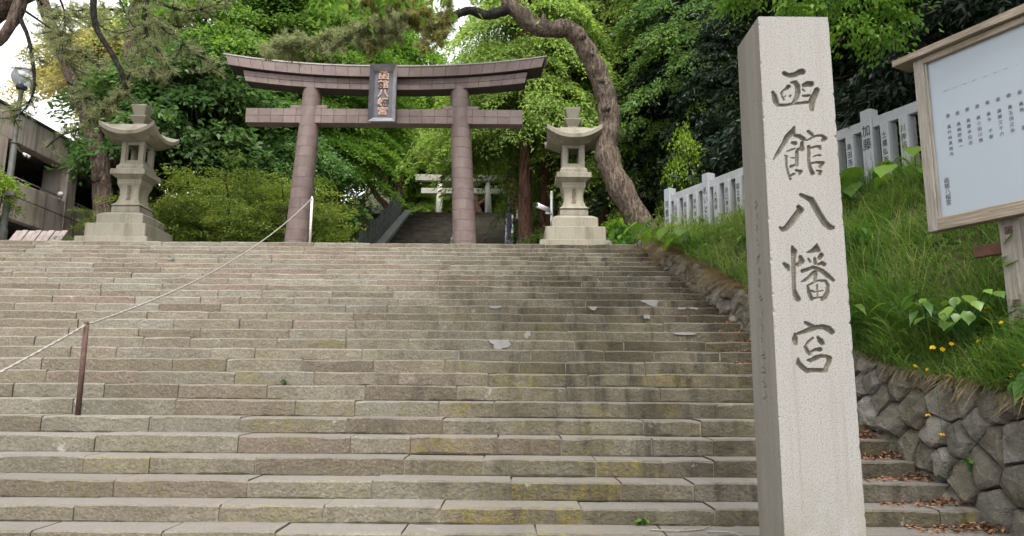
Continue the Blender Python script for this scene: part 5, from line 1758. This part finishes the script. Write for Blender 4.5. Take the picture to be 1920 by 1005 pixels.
# a second stem
tm.tube(smooth_path([(-13.4, 23.0, 8.4), (-13.2, 23.2, 10.5), (-13.3, 23.4, 12.5), (-13.35, 23.5, 15.5)], 4), [0.26, 0.26, 0.25, 0.25, 0.24, 0.24, 0.23, 0.23, 0.22, 0.21, 0.2, 0.19, 0.18], 12, True, 0.05, rr)
tb = MB()
sp = []
for k in range(12):
    t = rs.uniform(0.55, 1.0)
    b = tp[int((0.15 + 0.85 * t) * (n - 1))] if k % 3 else np.array([-13.3, 23.4, rs.uniform(11, 15.4)])
    a = rs.uniform(-1.2, 1.9) if k % 4 else rs.uniform(0, 6.28)
    e = b + np.array([math.cos(a) * rs.uniform(1.2, 3.4), -abs(math.sin(a)) * rs.uniform(0.5, 2.5), rs.uniform(-1.0, 0.4)])
    sp += pine_spray(rs, tb, limb_pts(b, e, 5, rs, -0.04, 0.25), 0.05, 26, 0.5, 6, 11, 0.15, 0.013, 0.45 + 0.25 * rs.rand(), hang=0.1)
finish_pine(lp2, tm, 'pinebark', tb, sp, 'needle')

# big pine whose trunk stands just off the left edge
fp = empty('overhanging_pine', (-13.4, 16.4, 4.6), 0, 'big pine at the left edge with thin dark branches sweeping down over the lantern', 'tree')
tm = MB()
tp = smooth_path([(-13.6, 16.5, 4.4), (-13.3, 16.45, 6.5), (-13.5, 16.4, 8.6), (-12.9, 16.2, 10.2), (-12.2, 16.1, 10.75), (-11.3, 16.1, 11.4), (-10.4, 16.1, 12.4), (-9.6, 16.2, 13.6)], 4)
n = len(tp)
tm.tube(tp, [0.40 * (1 - 0.5 * i / n) for i in range(n)], 14, True, 0.05, rr)
tm.tube(smooth_path([(-11.9, 16.1, 10.85), (-11.95, 16.0, 10.2), (-12.2, 15.9, 9.55), (-12.6, 15.8, 9.2)], 4), [0.15] * 5 + [0.12] * 4 + [0.09] * 4, 10, True, 0.08, rr)
tb = MB()
sp = []
def br(pts, r, ntw, twl=0.42, per=4, base=0.5, hang=0.15, start=0.3, nn=11):
    global sp
    ntw = int(ntw * 0.72)
    sp += pine_spray(rs, tb, smooth_path(pts, 4), r, ntw, twl, per, nn, 0.13, 0.0115, base, start=start, hang=hang)
br([(-11.9, 16, 10.35), (-11.46, 15.9, 9.58), (-11.14, 15.8, 8.51), (-11.22, 15.8, 7.95), (-11.5, 15.8, 7.6)], 0.055, 44)
br([(-11.8, 16, 10.45), (-11.0, 15.9, 9.9), (-10.2, 15.8, 9.3), (-9.7, 15.8, 8.9)], 0.03, 46)
br([(-10.15, 16, 11.3), (-10.11, 16, 10.69), (-9.98, 16, 10.0), (-9.45, 16, 9.19), (-9.18, 16, 8.66), (-9.22, 16, 8.33), (-9.5, 16, 7.98), (-10.09, 16, 7.46), (-10.5, 15.95, 7.25), (-10.75, 15.9, 6.95)], 0.085, 60, 0.36, start=0.55)
br([(-9.25, 16, 8.55), (-8.98, 16, 8.9), (-8.95, 16, 9.15)], 0.04, 14, 0.3)
br([(-8.95, 16, 8.95), (-8.6, 16, 8.82), (-8.3, 16, 8.8)], 0.03, 18, 0.36)
br([(-8.85, 16, 11.4), (-8.83, 16, 10.7), (-8.84, 16, 10.08), (-8.6, 16, 9.6), (-8.39, 16, 9.34), (-8.1, 16, 8.9)], 0.07, 50, 0.42)
br([(-9.0, 16, 11.1), (-8.64, 16, 10.7), (-7.85, 16, 10.43), (-7.2, 16, 10.6), (-6.6, 16, 11.0)], 0.05, 56, 0.42)
br([(-9.6, 16, 10.9), (-9.2, 16, 10.2), (-8.8, 15.9, 9.4), (-8.4, 15.8, 8.7)], 0.03, 50, 0.45)
br([(-11.2, 16, 11.2), (-10.7, 15.9, 10.3), (-10.6, 15.8, 9.4), (-10.2, 15.7, 8.8)], 0.03, 46, 0.45)
br([(-10.5, 16, 8.6), (-10.0, 16, 8.25), (-9.6, 16, 7.95)], 0.03, 30, 0.36, base=0.45)
br([(-9.9, 16.2, 11.2), (-9.3, 16.4, 10.9), (-8.6, 16.6, 10.2), (-7.9, 16.8, 9.7), (-7.4, 16.8, 9.3)], 0.035, 60, 0.5)
for k in range(6):
    b = tp[rs.randint(n // 2, n)]
    e = b + np.array([rs.uniform(-1.5, 3.4), rs.uniform(-2.2, 1.2), rs.uniform(-0.2, 0.9)])
    sp += pine_spray(rs, tb, limb_pts(b, e, 4, rs, -0.03, 0.2), 0.05, 30, 0.5, 8, 13, 0.14, 0.013, 0.5)
finish_pine(fp, tm, 'pinebark', tb, sp, 'needle')

# far pine at the head of the upper flight, forked orange trunk
fk = empty('forked_pine', (-7.6, 43.5, 10.7), 0, 'forked pine with orange-brown limbs seen left of the far pale gate', 'tree')
tm = MB()
tm.tube(smooth_path([(-7.3, 43.5, 10.3), (-7.35, 43.5, 12.2), (-7.1, 43.5, 13.4), (-7.0, 43.5, 14.6), (-6.2, 43.6, 16.5)], 3), [0.38, 0.36, 0.34, 0.32, 0.30, 0.28, 0.27, 0.26, 0.25, 0.22, 0.2, 0.17, 0.15], 10, True, 0.06, rr)
tm.tube(smooth_path([(-7.3, 43.5, 12.0), (-7.9, 43.5, 12.8), (-8.6, 43.4, 13.6), (-9.4, 43.4, 15.4)], 3), [0.27, 0.26, 0.24, 0.22, 0.2, 0.18, 0.16, 0.14, 0.12, 0.1], 10, True, 0.06, rr)
tm.tube(smooth_path([(-1.2, 44.5, 10.9), (-2.4, 44.5, 11.6), (-3.3, 44.4, 12.1), (-4.0, 44.3, 12.1)], 3), [0.3, 0.28, 0.26, 0.25, 0.24, 0.22, 0.2, 0.18, 0.15, 0.12], 10, True, 0.06, rr) if False else None
sp = []
tb = MB()
for k in range(12):
    b = np.array([rs.uniform(-9.2, -6.3), 43.5, rs.uniform(14.4, 16.6)])
    e = b + np.array([rs.uniform(-2.4, 2.6), rs.uniform(-1.5, 1.0), rs.uniform(-0.2, 0.6)])
    sp += pine_spray(rs, tb, limb_pts(b, e, 3, rs, 0, 0.2), 0.06, 22, 0.7, 8, 9, 0.22, 0.03, 0.4)
finish_pine(fk, tm, 'cedarbark', tb, sp, 'needle')
fk2 = empty('low_limbed_pine', (-1.9, 44.5, 10.7), 0, 'pine with a low slanting orange limb between the columns of the far pale gate', 'tree')
tm = MB()
tm.tube(smooth_path([(-1.9, 44.5, 10.4), (-2.0, 44.5, 12.0), (-2.6, 44.5, 14.2), (-2.2, 44.5, 17.0)], 3), [0.34, 0.33, 0.32, 0.31, 0.29, 0.27, 0.25, 0.23, 0.21, 0.18], 10, True, 0.06, rr)
tm.tube(smooth_path([(-2.0, 44.4, 12.1), (-2.9, 44.2, 12.0), (-3.6, 44.1, 11.5), (-4.4, 44.0, 11.3)], 3), [0.2, 0.2, 0.19, 0.18, 0.17, 0.16, 0.15, 0.13, 0.11, 0.09], 9, True, 0.06, rr)
tm.tube(smooth_path([(-2.3, 44.5, 13.0), (-1.6, 44.5, 13.6), (-0.7, 44.4, 14.4)], 3), [0.17, 0.16, 0.15, 0.14, 0.13, 0.11, 0.09], 9, True, 0.06, rr)
sp = []
tb = MB()
for k in range(10):
    b = np.array([rs.uniform(-3.4, -0.8), 44.5, rs.uniform(14.6, 17)])
    e = b + np.array([rs.uniform(-2.2, 2.2), rs.uniform(-1.5, 1.0), rs.uniform(-0.2, 0.6)])
    sp += pine_spray(rs, tb, limb_pts(b, e, 3, rs, 0, 0.2), 0.06, 22, 0.7, 8, 9, 0.22, 0.03, 0.4)
finish_pine(fk2, tm, 'cedarbark', tb, sp, 'needle')

# maple on the bank whose twigs hang into the top of the view
om = empty('overhanging_maple', (7.4, 8.6, 4.6), 0, 'maple on the right bank whose leafy twigs hang into the top of the view', 'tree')
OO = np.array((7.4, 8.6, 4.6))
tm = MB()
tm.tube(smooth_path([(7.5, 8.6, 4.3), (7.3, 8.7, 5.8), (6.7, 8.9, 7.2), (5.2, 9.0, 8.2), (3.0, 9.0, 8.6), (0.6, 8.9, 8.4), (-1.2, 8.7, 7.7)], 4), [0.22 * (1 - 0.85 * i / 24) for i in range(25)], 10, True, 0.06, rr)
pads = []
def twig(a, b, npad, r, n_, L, W, base, dr=0.6):
    pts = limb_pts(a, b, 5, rs, 0.03, 0.15)
    tm.tube(pts, [0.02, 0.017, 0.014, 0.011, 0.008, 0.004], 5, False)
    for k in range(npad):
        t = 0.25 + 0.75 * (k + rs.rand()) / npad
        p = np.asarray(a) + (np.asarray(b) - np.asarray(a)) * t
        pads.append(pad(rs, p + rs.randn(3) * 0.08, np.array([rs.randn(), rs.randn(), 0]), r * rs.uniform(0.7, 1.2), 0.05, dr, 0.2, n_, L, W, base=base, down=1.0, jit=0.5))
for a, b in (((0.2, 8.9, 8.3), (-0.9, 8.3, 6.5)), ((-0.4, 8.8, 8.0), (-1.45, 8.2, 6.55)), ((-0.9, 8.7, 7.8), (-1.75, 8.2, 6.35)), ((-1.0, 8.7, 7.7), (-2.3, 8.4, 6.6)), ((0.6, 8.9, 8.4), (-0.35, 8.2, 6.62))):
    twig(a, b, 7, 0.26, 60, 0.12, 0.055, 0.55)
for a, b in (((5.4, 9.0, 8.1), (4.5, 9.2, 6.3)), ((5.8, 8.9, 7.9), (5.0, 9.4, 6.2)), ((4.4, 9.0, 8.3), (3.9, 9.3, 6.7)), ((5.0, 9.0, 8.2), (4.2, 9.8, 6.9)), ((3.6, 9.0, 8.4), (3.3, 9.9, 7.1))):
    twig(a, b, 8, 0.30, 120, 0.085, 0.042, 0.45)
for k in range(46):
    t = rs.rand()
    c = np.array([6.8 - 6.5 * t, 8.8 + rs.randn() * 1.1, 8.7 + rs.rand() * 1.5 - abs(t - 0.4)])
    pads.append(pad(rs, c, np.array([rs.randn(), rs.randn(), 0]), rs.uniform(0.6, 1.0), 0.08, 0.4, 0.2, 240, 0.10, 0.06, base=0.45))
for k in range(44):  # unseen boughs above the frame, added to shade the lower steps
    c = np.array([rs.uniform(-3.5, 7.5), rs.uniform(3.4, 8.2), rs.uniform(8.2, 10.2)])
    pads.append(pad(rs, c, np.array([rs.randn(), rs.randn(), 0]), rs.uniform(0.7, 1.1), 0.08, 0.4, 0.2, 170, 0.12, 0.075, base=0.45))
    if k % 3 == 0:
        tm.tube(limb_pts((min(6.8, max(-1.0, c[0] + 1.5)), 8.8, 8.3), c, 4, rs, 0, 0.15), [0.05, 0.04, 0.03, 0.02, 0.01], 5, False)
tm.build('trunk', MAT['greybark'], om, True, tuple(OO))
V = np.concatenate([p[0] for p in pads]) - OO
link_mesh('crown', quad_mesh('crown', V, np.concatenate([p[1] for p in pads])), MAT['maple'], om)

# ---------------------------------------------------------------- grass and small plants
def blades(rs, P, L, w, lean, up=1.0, droop=0.5, base=0.4, dir0=None):
    """curved blades of three quads"""
    n = len(P)
    a = rs.rand(n) * 6.283
    d = np.stack([np.cos(a), np.sin(a), np.zeros(n)], 1)
    if dir0 is not None:
        d = unit(d * 0.7 + np.asarray(dir0))
    s = np.stack([-d[:, 1], d[:, 0], np.zeros(n)], 1)
    ll = (L * (0.5 + rs.rand(n)) * (0.85 + 0.45 * np.sin(P[:, 0] * 5.1 + 1.3 * np.sin(P[:, 1] * 3.0)) * np.sin(P[:, 1] * 2.7)))[:, None]
    ln = (lean * (0.4 + 1.2 * rs.rand(n)))[:, None]
    pts = []
    for t in (0, 0.36, 0.70, 1.0):
        h = up * (t - droop * ln * t * t)
        pts.append(P + ll * (d * ln * t ** 1.5 + np.array([0, 0, 1.0]) * h))
    ws = [w, w * 0.85, w * 0.55, w * 0.08]
    q_ = []
    for k in range(3):
        q_.append(np.stack([pts[k] - s * ws[k] / 2, pts[k] + s * ws[k] / 2, pts[k + 1] + s * ws[k + 1] / 2, pts[k + 1] - s * ws[k + 1] / 2], 1))
    V = np.stack(q_, 1)
    t = np.clip(base + rs.randn(n) * 0.2 + 0.16 * np.sin(P[:, 0] * 3.7 + P[:, 1] * 2.1) * np.sin(P[:, 1] * 4.3), 0, 1)
    return V.reshape(-1, 4, 3), np.repeat(t, 3)

rs = np.random.RandomState(33)
def bank_pts(n, y0, y1, s0, s1):
    y = y0 + (y1 - y0) * rs.rand(n)
    s = s0 + (s1 - s0) * rs.rand(n)
    x = np.array([wallx(b) + 0.07 + c * (fencex(b) - wallx(b)) for b, c in zip(y, s)])
    z = np.array([bank_z(a, b) for a, b in zip(x, y)])
    return np.stack([x, y, z - 0.02], 1)
G = []
P = np.concatenate([bank_pts(26000, 3.6, 9.5, 0.03, 1.1), bank_pts(9000, 3.6, 8.5, -0.01, 0.16)])
G.append(blades(rs, P, 0.36, 0.010, 0.9, base=0.42, droop=0.55))
P = bank_pts(15000, 9.0, 15.4, 0.02, 1.15)
G.append(blades(rs, P, 0.34, 0.013, 0.8, base=0.55, droop=0.5))
P = bank_pts(2600, 4.0, 15.4, 0.05, 1.05)
G.append(blades(rs, P, 0.62, 0.010, 0.55, base=0.66, droop=0.45))
V = np.concatenate([g[0] for g in G])
T = np.concatenate([g[1] for g in G])
P = bank_pts(900, 4.0, 15.2, 0.03, 1.05)
Vs, Ts = blades(rs, P, 0.62, 0.007, 0.6, base=0.6, droop=0.4)
tag(link_mesh('dead_stalks', quad_mesh('dead_stalks', Vs, Ts), MAT['drygrass']), 'thin straw-coloured dead stalks standing in the bank grass', 'dry stalks', kind='stuff')
n_ = 5200
P = bank_pts(n_, 3.8, 15.2, 0.04, 1.05)
P[:, 2] += 0.06 + rs.rand(n_) ** 2 * 0.30
keep_ = (np.sin(P[:, 0] * 4.4 + 2) * np.sin(P[:, 1] * 3.1 + P[:, 0]) + rs.randn(n_) * 0.25) > 0.35
P = P[keep_]
n_ = len(P)
Vw = leaf_quads(P, rs.randn(n_, 3) + np.array([-0.5, -0.5, 0.1]), np.array([-0.3, -0.3, 1.0]) + rs.randn(n_, 3) * 0.4, 0.06 + 0.09 * rs.rand(n_), 0.03 + 0.045 * rs.rand(n_))
tag(link_mesh('low_weeds', quad_mesh('low_weeds', Vw, 0.2 + 0.7 * rs.rand(n_)), MAT['bigleaf']), 'patches of small leafy weeds mixed into the bank grass', 'weeds', kind='stuff')
tag(link_mesh('grass', quad_mesh('grass', V, T), MAT['grass']), 'long green grass covering the bank above the stone wall', 'grass', kind='stuff')
# dry grass hanging over the wall head
n = 9000
y = 3.6 + 11.2 * rs.rand(n)
clump = (0.5 + 0.5 * np.sin(y * 4.1 + 0.6)) * (0.6 + 0.4 * np.sin(y * 9.7))
keep = rs.rand(n) < (0.10 + 0.75 * clump) 
y = y[keep]
x = np.array([wallx(b) for b in y]) + 0.10 * 0.7 + rs.rand(len(y)) * 0.16 - 0.02
z = np.array([walltop(b) for b in y]) + 0.02
V, T = blades(rs, np.stack([x, y, z], 1), 0.26, 0.008, 1.15, up=0.55, droop=1.35, base=0.5, dir0=(-1.1, -0.1, 0))
tag(link_mesh('dry_grass', quad_mesh('dry_grass', V, T), MAT['drygrass']), 'straw-coloured dead grass hanging over the wall head', 'dry grass', kind='stuff')
n = 1500
y = 8.0 + 6.6 * rs.rand(n)
x = np.array([wallx(b) for b in y]) + 0.05 + rs.rand(n) * 0.20
z = np.array([walltop(b) for b in y]) + 0.03
V, T = blades(rs, np.stack([x, y, z], 1), 0.36, 0.010, 1.1, up=0.5, droop=1.5, base=0.6, dir0=(-1.1, -0.1, 0))
tag(link_mesh('dry_grass', quad_mesh('dry_grass', V, T), MAT['drygrass']), 'long straw-coloured grass and roots hanging down the wall beside the upper steps', 'dry grass', kind='stuff')
# undergrowth on the terrace edge and the hill foot
n = 9000
x = rs.uniform(2.3, 9.0, n)
y = rs.uniform(16.4, 22.0, n)
z = np.array([ground_z(a, b) for a, b in zip(x, y)])
V, T = leaf_quads(np.stack([x, y, z + rs.rand(n) ** 2 * 0.9], 1), rs.randn(n, 3), np.array([0, 0, 1.0]) + rs.randn(n, 3) * 0.4, 0.20 * np.ones(n), 0.12 * np.ones(n)), rs.rand(n) * 0.7 + 0.1
tag(link_mesh('undergrowth', quad_mesh('undergrowth', V, T), MAT['bigleaf']), 'low leafy undergrowth below the dark firs', 'undergrowth', kind='stuff')

# leaf litter gathered at the wall end of the treads
n = 5200
i = rs.randint(0, NS, n)
w = (rs.rand(n) ** 1.7) * 0.62
y = Y0S + TREAD * i + 0.10 + rs.rand(n) ** 0.7 * 0.255
x = np.array([wallx(b) for b in y]) - 0.05 - w
z = np.array(Z_STEP)[i] + 0.006 + (0.06 * np.exp(-w * 4) * rs.rand(n))
P = np.stack([x, y, z], 1)
a = rs.rand(n) * 6.28
D = np.stack([np.cos(a), np.sin(a), rs.randn(n) * 0.25], 1)
N_ = np.array([0, 0, 1.0]) + rs.randn(n, 3) * 0.35
V = leaf_quads(P, D, N_, 0.025 + 0.05 * rs.rand(n), 0.010 + 0.02 * rs.rand(n))
tag(link_mesh('leaf_litter', quad_mesh('leaf_litter', V, rs.rand(n)), MAT['litter']), 'reddish brown fallen leaves and needles at the wall end of the steps', 'leaf litter', kind='stuff')

# ---- broad-leaved plants: each leaf a part
def heart_leaf(L, W, seed):
    r = random.Random(seed)
    n = 9
    vs_, fs = [], []
    prof = [0.0, 0.42, 0.82, 1.0, 0.98, 0.86, 0.66, 0.40, 0.14, 0.0]
    for k in range(n + 1):
        t = k / n
        w = prof[k] * W / 2 * r.uniform(0.9, 1.1)
        x = L * t
        cz = -0.28 * L * t * t + 0.02
        back = -0.10 * L if k == 1 else 0
        vs_ += [(x + back, -w, cz + 0.10 * w), (x, 0, cz - 0.03 * W), (x + back, w, cz + 0.10 * w)]
    for k in range(n):
        a = k * 3
        fs += [(a, a + 3, a + 4, a + 1), (a + 1, a + 4, a + 5, a + 2)]
    me = bpy.data.meshes.new('leaf')
    me.from_pydata(vs_, [], fs)
    at = me.attributes.new('tint', 'FLOAT', 'FACE')
    b = 0.35 + 0.5 * r.random()
    at.data.foreach_set('value', np.array([b] * len(fs), dtype=np.float32))
    me.update()
    return me
def lance_leaf(L, W, seed):
    me = heart_leaf(L, W, seed)
    co = np.zeros(len(me.vertices) * 3)
    me.vertices.foreach_get('co', co)
    co = co.reshape(-1, 3)
    co[:, 2] += 0.10 * np.sin(co[:, 0] / L * 3.1) * L
    me.vertices.foreach_set('co', co.ravel())
    return me
LEAF_A = [heart_leaf(1.0, 0.85, k) for k in range(5)]
LEAF_B = [lance_leaf(1.0, 0.30, 20 + k) for k in range(5)]
def leafy_plant(name, label, loc, n, h, leaf, size, seed, spread=0.35, tilt=(0.1, 0.7), group=None, face=None):
    r = random.Random(seed)
    root = empty(name, loc, 0, label, 'plant', group)
    st = MB()
    for k in range(n):
        a = r.uniform(0, 6.283) if face is None else r.gauss(face, 1.1)
        d = r.uniform(0.15, 1.0) * spread
        z = h * r.uniform(0.45, 1.0)
        e = Vector((math.cos(a) * d, math.sin(a) * d, z))
        st.tube([(0, 0, -0.05), (e.x * 0.35, e.y * 0.35, z * 0.6), tuple(e)], [0.009, 0.007, 0.004], 5, False)
        o = link_mesh('leaf', r.choice(leaf), MAT['bigleaf'], root, True)
        s = size * r.uniform(0.7, 1.25)
        o.scale = (s, s, s)
        o.location = e
        o.rotation_euler = (r.uniform(-0.35, 0.35), r.uniform(*tilt), a + r.uniform(-0.4, 0.4))
    st.build('stems', MAT['bigleaf'], root, True)
    return root
def on_bank(x, y):
    return (x, y, bank_z(x, y))
leafy_plant('broadleaf_weed', 'big-leaved bright weed at the wall head where the stone fence begins', on_bank(3.22, 14.2), 15, 0.55, LEAF_A, 0.34, 1, 0.75)
leafy_plant('broadleaf_weed', 'big-leaved weed hanging over the wall beside the upper steps', on_bank(3.30, 12.9), 12, 0.35, LEAF_A, 0.26, 2, 0.5, face=3.3)
leafy_plant('broadleaf_weed', 'bright big-leaved weed in front of the fence, right of the carved pillar', on_bank(5.05, 10.0), 10, 0.62, LEAF_A, 0.34, 3, 0.5)
leafy_plant('broadleaf_weed', 'big-leaved weed at the fence beside the left edge of the board', on_bank(5.35, 9.2), 12, 0.62, LEAF_A, 0.32, 4, 0.5)
leafy_plant('broadleaf_weed', 'dark leafy weed cluster left of the board post', on_bank(4.02, 6.35), 46, 0.48, LEAF_A, 0.12, 5, 0.42, tilt=(0.2, 0.9))
leafy_plant('broadleaf_weed', 'pale green lobed weed in the grass between the pillar and the board post', on_bank(3.95, 6.85), 16, 0.55, LEAF_B, 0.24, 6, 0.34)
leafy_plant('lily_plant', 'glossy long-leaved plant at the right edge of the pillar', on_bank(3.62, 7.7), 14, 0.50, LEAF_B, 0.32, 7, 0.18, tilt=(-0.3, 0.5))
leafy_plant('broadleaf_weed', 'leafy weed in the grass below the middle of the fence', on_bank(4.3, 9.0), 16, 0.42, LEAF_B, 0.24, 8, 0.34)
leafy_plant('broadleaf_weed', 'weed with ragged leaves hanging over the wall near the right edge', on_bank(3.86, 5.42), 16, 0.16, LEAF_B, 0.20, 9, 0.22, tilt=(0.4, 1.2), face=3.6)
leafy_plant('broadleaf_weed', 'leafy weed on the bank left of the pillar, under the fence', on_bank(3.75, 11.3), 16, 0.5, LEAF_A, 0.17, 10, 0.45)
leafy_plant('broadleaf_weed', 'leaf cluster behind the board post at the right edge', on_bank(4.55, 6.0), 14, 0.70, LEAF_A, 0.14, 12, 0.35)
# little weeds in joints
for k, (x, y, z, lb) in enumerate(((wallx(5.95) - 0.05, 5.95, 0.95, 'small weed growing from a wall joint above the fourth step'), (wallx(7.3) - 0.03, 7.28, 1.22, 'weed sprouting at the wall foot near the pillar'), (1.03, 5.86, 0.484, 'tiny green weed in the joint of the lowest visible step'), (-2.6, 8.40, 1.562, 'small moss tuft on the steps left of the middle'))):
    leafy_plant('small_weed', lb, (x, y, z), 9, 0.06, LEAF_A, 0.035, 60 + k, 0.045)

# dandelions on the wall head
rs = np.random.RandomState(55)
def dandelion_head(seed):
    r = np.random.RandomState(seed)
    n = 44
    ring = np.repeat([0, 1, 2], [20, 15, 9])
    a = r.rand(n) * 6.28
    D = np.stack([np.cos(a), np.sin(a), 0.15 + 0.45 * ring], 1)
    P = D * 0.003
    V = leaf_quads(P, D, np.array([0, 0, 1.0]) + r.randn(n, 3) * 0.1, 0.026 - 0.005 * ring, 0.009 * np.ones(n), 0.05)
    return quad_mesh('flower_head', V, r.rand(n))
HEAD = dandelion_head(3)
fl_spots = [(6.37, 0.14, 0.14), (6.55, 0.03, 0.20), (6.50, 0.06, 0.16), (6.56, -0.02, 0.05), (6.25, -0.02, 0.03), (6.72, 0.0, 0.06), (6.22, 0.22, 0.10), (6.3, 0.42, 0.18), (5.46, 0.02, 0.16), (5.60, 0.0, 0.10), (5.40, -0.12, -0.10), (6.42, -0.12, -0.33), (6.2, -0.13, -0.45), (6.05, 0.3, 0.2)]
for k, (y, dx, dz) in enumerate(fl_spots):
    x = wallx(y) + 0.10 + dx
    zb = bank_z(x, y) if dx > 0 else walltop(y)
    root = empty('dandelion', (x, y, zb), 0, 'yellow dandelion flower in the grass along the wall head right of the pillar', 'flower', 'dandelions along the wall head')
    top = (rs.randn() * 0.02 - 0.03, rs.randn() * 0.02 - 0.02, max(dz, -0.5) if dz < 0 else dz)
    mid = (top[0] * 0.4 - (0.05 if dz < 0 else 0), top[1] * 0.4, 0.03 if dz < 0 else top[2] * 0.55)
    MB().tube([(0, 0, -0.02), mid, top], 0.0025, 5, False).build('stem', MAT['bigleaf'], root, True)
    h = link_mesh('flower_head', HEAD, MAT['petal'], root)
    h.location = top
    s = 0.68 + 0.3 * rs.rand()
    h.scale = (s, s, s)
    h.rotation_euler = (R(48) + rs.randn() * 0.25, rs.randn() * 0.3, R(-30) + rs.randn() * 0.4)

# fallen twigs on the lower right steps
for k, pts in enumerate((((1.45, 5.56, 0.50), (1.62, 5.5, 0.50), (1.72, 5.44, 0.46), (1.80, 5.46, 0.37)), ((1.05, 5.64, 0.492), (1.25, 5.60, 0.495), (1.42, 5.66, 0.492), (1.52, 5.72, 0.51)))):
    root = empty('twig', pts[0], 0, ('thin bare twig lying over the step edge left of the pillar foot', 'thin bare twig lying flat on the lowest visible tread near the pillar')[k], 'twig')
    MB().tube(smooth_path([np.array(p) for p in pts], 4), 0.006, 5).build('stick', MAT['woodV'], root, True, pts[0])
    a, b = np.array(pts[1]), np.array(pts[2])
    MB().tube([a, a * 0.4 + b * 0.6 + np.array([0.02, 0.03, 0.03])], [0.004, 0.002], 5).build('side_shoot', MAT['woodV'], root, True, pts[0])
